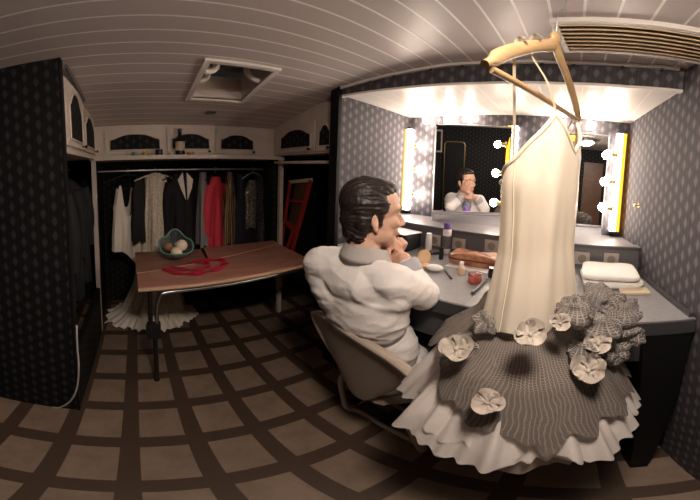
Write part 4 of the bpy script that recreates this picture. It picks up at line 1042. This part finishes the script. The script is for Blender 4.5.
CX = .826
def squash(p):
    """the skirt is pressed flat against the counter front where it would pass through it"""
    if p.z < .905 and p.x > CX: p.x = CX + (p.x-CX)*.03
    if .905 <= p.z: pass
    return p
sk = V((.700,.100,0))
def ring(prof_r, prof_z, nf, amp, seed, amp2=.0, lift=None, ell=1.0, zr=.0):
    def f(i, j):
        th = 2*pi*i
        r = interp(prof_r, j); z = interp(prof_z, j)
        a = amp*ssm(j*1.6)
        w = math.sin(nf*th+seed)+.55*math.sin((nf*1.7//1)*th+seed*2+j*2)+.4*math.sin((nf*.6//1)*th+seed*3)
        r += a*w; z += zr*j*math.sin((nf*.5//1)*th+seed) + amp2*j*math.sin((nf//1)*th*1+seed+1.3)
        if lift: dz, drr = lift(th, j); z += dz; r += drr
        return squash(sk + V((r*math.cos(th), r*math.sin(th), z)))
    return f
uvr = lambda i, j: (i*1.6, j*.4)
PR = [(0.60,.315),(.655,.315),(.745,.275),(.90,.195),(.985,.105),(1.03,.085)]          # petticoat outline: radius over height
def skirt(zt, zh, dr, fold, fine, nf, seed, jag, jf):
    def f(i, j):
        th = 2*pi*i; cx_, sy_ = math.cos(th), math.sin(th)
        hem = zh(th) + jag*noise.noise(V((cx_*jf, sy_*jf, seed+5))) + jag*.5*noise.noise(V((cx_*jf*3, sy_*jf*3, seed+9)))
        z = lerp(zt, hem, j); r = interp(PR, z) + dr
        w = noise.noise(V((cx_*4.2, sy_*4.2, seed))) + .6*noise.noise(V((cx_*9, sy_*9, seed+2+j*.5)))
        r += fold*ssm(j*1.3)*w + fine*ssm(j*1.6)*math.sin(nf*th + 4*noise.noise(V((cx_*3, sy_*3, seed+1))) )
        return squash(sk + V((r*cx_, r*sy_, z)))
    return f
def bump_(th, d, w): a = (th-R(d)+pi) % (2*pi) - pi; return math.exp(-(a/R(w))**2)
f1 = skirt(.985, lambda th: .665 + .05*bump_(th,95,40), .0, .034, .0055, 46, .4, .035, 5)
b = MB(); b.grid(340, 20, f1, closed=True, uvf=uvr); b.build('petticoat', M['tulle'], dr, autosm=0)
f1b = skirt(.985, lambda th: .70 + .055*bump_(th,110,35), -.010, .030, .005, 40, 7.4, .04, 6)
b = MB(); b.grid(300, 18, f1b, closed=True, uvf=uvr); b.build('upper_petticoat', M['tulle'], dr, autosm=0)
f2 = skirt(.97, lambda th: .60, -.055, .03, .005, 36, 2.7, .02, 4)
b = MB(); b.grid(260, 18, f2, closed=True, uvf=uvr); b.build('underskirt', M['tulle2'], dr, autosm=0)
f3 = skirt(1.03, lambda th: .765 + .12*bump_(th,120,48) + .05*bump_(th,0,60), .026, .016, .002, 30, 4.2, .05, 4.5)
b = MB(); b.grid(240, 22, f3, closed=True, uvf=lambda i,j: (i*1.6, j*.42)); b.build('net_overskirt', M['net'], dr, autosm=0)
def blob(c, r, seed, squish=.7, m='net2', name='net_ruffle'):
    """a crumpled puff of net"""
    c = V(c)
    def f(i, j):
        th = 2*pi*i; ph = pi*(j*.9+.05)
        d = V((math.sin(ph)*math.cos(th), math.sin(ph)*math.sin(th), squish*math.cos(ph)))
        n1 = noise.noise(d*1.5+V((seed,0,0))); n2 = abs(noise.noise(d*2.9+V((0,seed,0))))
        p = c + d*r*(.95 + .55*n1 + .30*n2)
        if p.x > CX-.01 and p.z < .91: p.z = .91 + .004*n2
        return p
    b = MB(); b.grid(56, 26, f, closed=True, uvf=lambda i,j: (i*r*5, j*r*3)); return b.build(name, M[m], dr, autosm=0)
for u, v, r_, rad, sd in ((602,298,.745,.050,1.),(622,312,.735,.052,2.),(629,334,.70,.040,3.),(600,326,.65,.055,4.),(574,312,.60,.042,5.),(584,352,.59,.044,6.),(612,350,.66,.042,7.),(488,322,.60,.032,8.),(466,342,.60,.030,9.)):
    blob(atr(u, v, r_), rad, sd)
def flower(u, v, r_, rad, seed):
    p = atr(u, v, r_); d = (O-p).normalized(); d = (d+V((0,0,.5))).normalized()
    a = d.orthogonal().normalized(); c = d.cross(a)
    b = MB()
    for k in range(7):
        th = 2*pi*k/7*1.0+seed+ (k%2)*.15
        def f(i, j, th=th, k=k):
            ang = (i-.5)*1.9; rr_ = rad*j*(1.05-.16*abs(ang)**2)*(.85+.15*(k%2))
            w = noise.noise(V((i*2.5+k*3, j*3, seed*7)))
            return p + (a*math.cos(th+ang*(.25+.6*j)) + c*math.sin(th+ang*(.25+.6*j)))*rr_ + d*(.008+rad*(.75*j*j*.6 + .5*w*j + .18*(k%2)*j))
        b.grid(9, 7, f)
    b.ball(p+d*.010, rad*.16)
    b.build('fabric_flower', M['flower'], dr, autosm=0)
for u, v, r_, rad, sd in ((456,350,.545,.034,.2),(487,404,.455,.030,1.1),(530,336,.50,.030,.7),(588,372,.545,.036,1.9),(598,345,.59,.030,.1),(560,325,.55,.022,2.2)):
    flower(u, v, r_, rad, sd)

# ================================================================== THINGS ON THE COUNTER
CT = .900
def cyl(name, label, cat, u=None, v=None, pos=None, prof=None, m='whitep', caps=(), part='body', axis=None, group='make-up things on the counter'):
    p = V(pos) if pos is not None else atz(u, v, CT); t = thing(name, p, label, cat, group)
    b = MB(); b.lathe(prof, p, 24, axis); b.build(part, M[m], t)
    for nme, pr, mm in caps:
        b = MB(); b.lathe(pr, p, 24, axis); b.build(nme, M[mm], t)
    return t
cyl('spray_can', 'tall white spray can with purple cap beside the white tube', 'spray can', 446, 253, None, [(.023,0),(.025,.004),(.025,.135),(.020,.146)], 'whitep', (('cap',[(.0215,.140),(.0215,.172),(.017,.178)],'purple'),('printed_band',[(.0253,.03),(.0253,.105)],'ledge')))
cyl('cosmetic_tube', 'white squeeze tube standing on its cap left of the spray can', 'tube', 428, 253, None, [(.017,.020),(.020,.026),(.019,.07),(.016,.108),(.014,.116)], 'whitep', (('cap',[(.016,0),(.0165,.003),(.0165,.022)],'ledge'),))
cyl('lipstick', 'small black upright lipstick case in front of the spray can', 'lipstick', 441, 259, None, [(.012,0),(.0125,.002),(.0125,.036),(.0125,.038)], 'blackp', (('cap',[(.0115,.038),(.0115,.062),(.0105,.065)],'blackp'),))
cyl('cosmetic_bottle', 'small bottle of beige liquid with pale cap, left of the pink jar', 'bottle', 461, 274, None, [(.016,0),(.018,.003),(.018,.032),(.010,.040)], 'nude', (('cap',[(.0095,.039),(.0095,.058),(.008,.060)],'whitep'),))
cyl('jar', 'squat clear jar of pinkish red gel in front of the purse', 'jar', 474.5, 282, None, [(.024,.0),(.029,.004),(.030,.030),(.027,.033)], 'pink', (('lid',[(.027,.033),(.0285,.034),(.0285,.042),(.027,.043)],'glass'),))
cyl('blue_jar', 'small dark blue jar on the counter next to the white bodice', 'jar', 492, 277, None, [(.017,0),(.018,.003),(.018,.034),(.015,.037)], 'navycloth', (('lid',[(.016,.036),(.016,.046)],'blackp'),))
p = atz(434.5, 271, CT); b = MB(); b.ball(p+V((0,0,.016)), (.026,.040,.0165), rot=Matrix.Rotation(R(18),3,'Z'), u=24, v=14); tag(b.build('soap_dish', M['whitep']), 'white oval soap-shaped case in front of the man\'s elbow', 'case', 'make-up things on the counter')
def stick(label, name, cat, p, q_, r, m, tip=None, tipm=None):
    p, q_ = V(p), V(q_); t = thing(name, (p+q_)/2, label, cat, 'make-up things on the counter'); d = (q_-p).normalized()
    b = MB(); b.tube([p, p+d*.01, q_-d*.012, q_], [r*.8, r, r, r*.5], 10); b.build('barrel', M[m], t)
    if tip: b = MB(); b.tube([q_-d*.002, q_+d*tip*.6, q_+d*tip], [r*.7, r*1.1, r*.3], 10); b.build('tip', M[tipm], t)
def cpt(u, v, dz): p = atz(u, v, CT); p.z += dz; return p
stick('dark pencil lying behind the beige bottle, nearest the counter middle', 'make_up_pencil', 'pencil', cpt(445,271,.0055), cpt(451,279,.0055), .005, 'blackp', .008, 'brownwood')
stick('long dark brush lying at the counter front edge', 'make_up_brush', 'brush', cpt(472,294.5,.0075), cpt(485,282,.0075), .007, 'ledge', .02, 'blackp')
stick('black brush lying behind the compact', 'make_up_brush', 'brush', cpt(451,252.5,.0085), cpt(432,255,.0085), .008, 'blackp', .03, 'hair')
stick('bright blue pen beside the patterned purse', 'pen', 'pen', cpt(450.5,260,.0065), cpt(457.5,255.5,.0065), .006, 'blue')
# open compact
p = atz(425, 267, CT); cm = thing('powder_compact', p, 'open gold powder compact with round mirror lid, near the man\'s hands', 'compact', 'make-up things on the counter')
b = MB(); b.lathe([(.030,0),(.034,.003),(.034,.009),(.032,.011)], p, 28); b.build('base', M['gold'], cm)
b = MB(); b.lathe([(.027,.0112),(.027,.0125)], p, 24); b.build('powder', M['powder'], cm)
hv = V((.72,.62,0)).normalized(); pc = p + hv*.036 + V((0,0,.043)); ax = (V((-.62,-.55,0)) + V((0,0,.18))).normalized()
b = MB(); b.lathe([(.030,-.005),(.034,-.003),(.034,.003),(.032,.005)], pc, 28, ax); ld = b.build('lid', M['gold'], cm)
b = MB(); b.lathe([(.027,.0052),(.027,.0058)], pc, 24, ax); b.build('mirror', M['powder'], ld)
# purse
pu = [atz(456,264,CT), atz(503,271,CT), atz(508,258,CT), atz(467,252,CT)]
cx_ = sum(pu, V())/4
ps = thing('leather_purse', cx_, 'brown patterned leather purse lying against the ledge', 'purse')
uu = V((0.10,-1,0)).normalized(); vv_ = V((1,.10,0)).normalized(); cx_ = V((1.305,.455,CT))
def pursef(i, j):
    th = 2*pi*i; ph = pi*(j-.5)
    sx = math.copysign(abs(math.cos(th))**.35, math.cos(th)); sy = math.copysign(abs(math.sin(th))**.35, math.sin(th)); cz = abs(math.cos(ph))**.3
    return cx_ + uu*sx*cz*.130 + vv_*sy*cz*.062 + V((0,0,.033+.032*math.copysign(abs(math.sin(ph))**.6, math.sin(ph))*(1+.15*math.sin(3*th)*(j>.6))))
b = MB(); b.grid(60, 20, pursef, closed=True); b.build('body', M['purse'], ps)
b = MB(); b.tube([cx_+uu*.128*math.copysign(abs(math.cos(t))**.35,math.cos(t))+vv_*.062*math.copysign(abs(math.sin(t))**.35,math.sin(t))+V((0,0,.036)) for t in [2*pi*k/48 for k in range(48)]], .0045, 6, closed=True); b.build('zip_edge', M['purse_trim'], ps)
b = MB(); b.poly_prism([V((1.20,.57,CT+.0)),V((1.205,.36,CT)),V((1.26,.36,CT)),V((1.26,.57,CT))], (0,0,.004)); tag(b.build('paper_sheet', M['whitep'], smooth=False), 'thin white paper slip under the patterned purse', 'paper')
# dark bag and papers at the left end
bg = thing('toiletry_bag', (1.35,.93,CT), 'black toiletry bag at the left end of the counter', 'bag')
b = MB(); b.box((1.26,.84,CT+.001), (1.42,1.06,CT+.095), .022, seg=3); b.build('body', M['blackcloth'], bg)
b = MB(); b.tube([(1.27,.85,CT+.088),(1.27,1.05,CT+.088)], .004, 6); b.build('zip', M['steel'], bg)
b = MB(); b.poly_prism([V((1.26,.86,CT+.097)),V((1.40,.83,CT+.097)),V((1.42,1.0,CT+.097)),V((1.28,1.03,CT+.097))], (0,0,.006)); tag(b.build('paper_stack', M['whitep'], smooth=False), 'white papers lying on top of the black toiletry bag', 'paper')
# towels
def towel(label, c, sx, sy, h, yaw, seed):
    c = V(c); rot = Matrix.Rotation(yaw, 3, 'Z')
    def f(i, j):
        th = 2*pi*i; ph = pi*(j-.5)
        a = math.copysign(abs(math.cos(th))**.28, math.cos(th)); bb = math.copysign(abs(math.sin(th))**.28, math.sin(th)); cz = abs(math.cos(ph))**.22
        p = V((a*cz*sx, bb*cz*sy, h/2 + h/2*math.copysign(abs(math.sin(ph))**.7, math.sin(ph))))
        w = .0035*noise.noise(V((p.x*14+seed, p.y*14, p.z*30)))
        return c + rot @ (p + V((w,w,w*.6 if j > .55 else 0)))
    b = MB(); b.grid(64, 20, f, closed=True); return tag(b.build('folded_towel', M['towel']), label, 'towel', 'white towels on the counter')
towel('white folded towel, bottom of the stack at the right counter end', (1.28,-.20,CT), .125, .135, .032, R(4), 1)
towel('white folded towel, top of the stack at the right counter end', (1.285,-.195,CT+.033), .122, .130, .030, R(-3), 5)
b = MB(); b.box((1.10,-.345,CT), (1.17,-.22,CT+.011), .002); tag(b.build('paperback', M['label'], smooth=False), 'small pale booklet lying in front of the white towels', 'booklet')

# ================================================================== BEHIND THE CAMERA (seen only in the mirrors)
b = MB(); b.poly_prism([V((-.775,y,z)) for y, z in arched(.62,.93,.25,1.62,.05)], (.012,0,0)); b.build('panel', M['black_wood'], fm, smooth=False)
b = MB(); b.tube([V((-.760,y,z)) for y, z in arched(.62,.93,.25,1.62,.05)], .008, 8, closed=True); b.build('brass_edge', M['brass'], fm)
pf = thing('framed_picture', (-.77,1.02,1.6), 'dark picture in a pale frame on the wall, reflected in the left mirror', 'picture')
b = MB(); 
for lo, hi in (((-.778,.97,1.45),(-.755,.99,1.80)),((-.778,1.095,1.45),(-.755,1.115,1.80)),((-.778,.99,1.45),(-.755,1.095,1.475)),((-.778,.99,1.775),(-.755,1.095,1.80))): b.box(lo, hi, .003)
b.build('frame', M['cream'], pf, smooth=False)
b = MB(); b.box((-.778,.99,1.475), (-.765,1.095,1.775)); b.build('canvas', M['black_wood'], pf, smooth=False)
b = MB(); b.box((-.778,-.42,0), (-.74,-.12,1.70), .004); tag(b.build('wooden_panel', M['brownwood'], smooth=False), 'brown wooden panel on the far wall, reflected in the right mirror', 'panel')

# assumed unseen dome lamp for front light, on caravan ceiling over the standing photographer
dl = thing('assumed_ceiling_lamp', (LX,LY,1.86), 'assumed round white dome lamp on the ceiling, out of frame, lighting the foreground', 'lamp')
b = MB(); b.lathe([(.125,0),(.125,.03),(.10,.034)], (LX,LY,1.872), 28); b.build('base', M['white_paint'], dl)
b = MB(); b.lathe([(.004,-.045),(.05,-.04),(.09,-.022),(.11,.002)], (LX,LY,1.872), 28); b.build('dome', M['dome'], dl)

# ================================================================== WORLD AND VIEW
wd = bpy.data.worlds.new('world'); sc.world = wd; wd.use_nodes = True
wd.node_tree.nodes['Background'].inputs[0].default_value = (.02,.018,.017,1); wd.node_tree.nodes['Background'].inputs[1].default_value = .3
sc.view_settings.view_transform = 'Standard'; sc.view_settings.look = 'None'
sc.view_settings.gamma = 1; sc.view_settings.use_curve_mapping = False
sc.view_settings.exposure = 0.8
sc.cycles.use_denoising = True
sc.cycles.max_bounces = 10; sc.cycles.diffuse_bounces = 5; sc.cycles.transparent_max_bounces = 24; sc.cycles.sample_clamp_indirect = 6
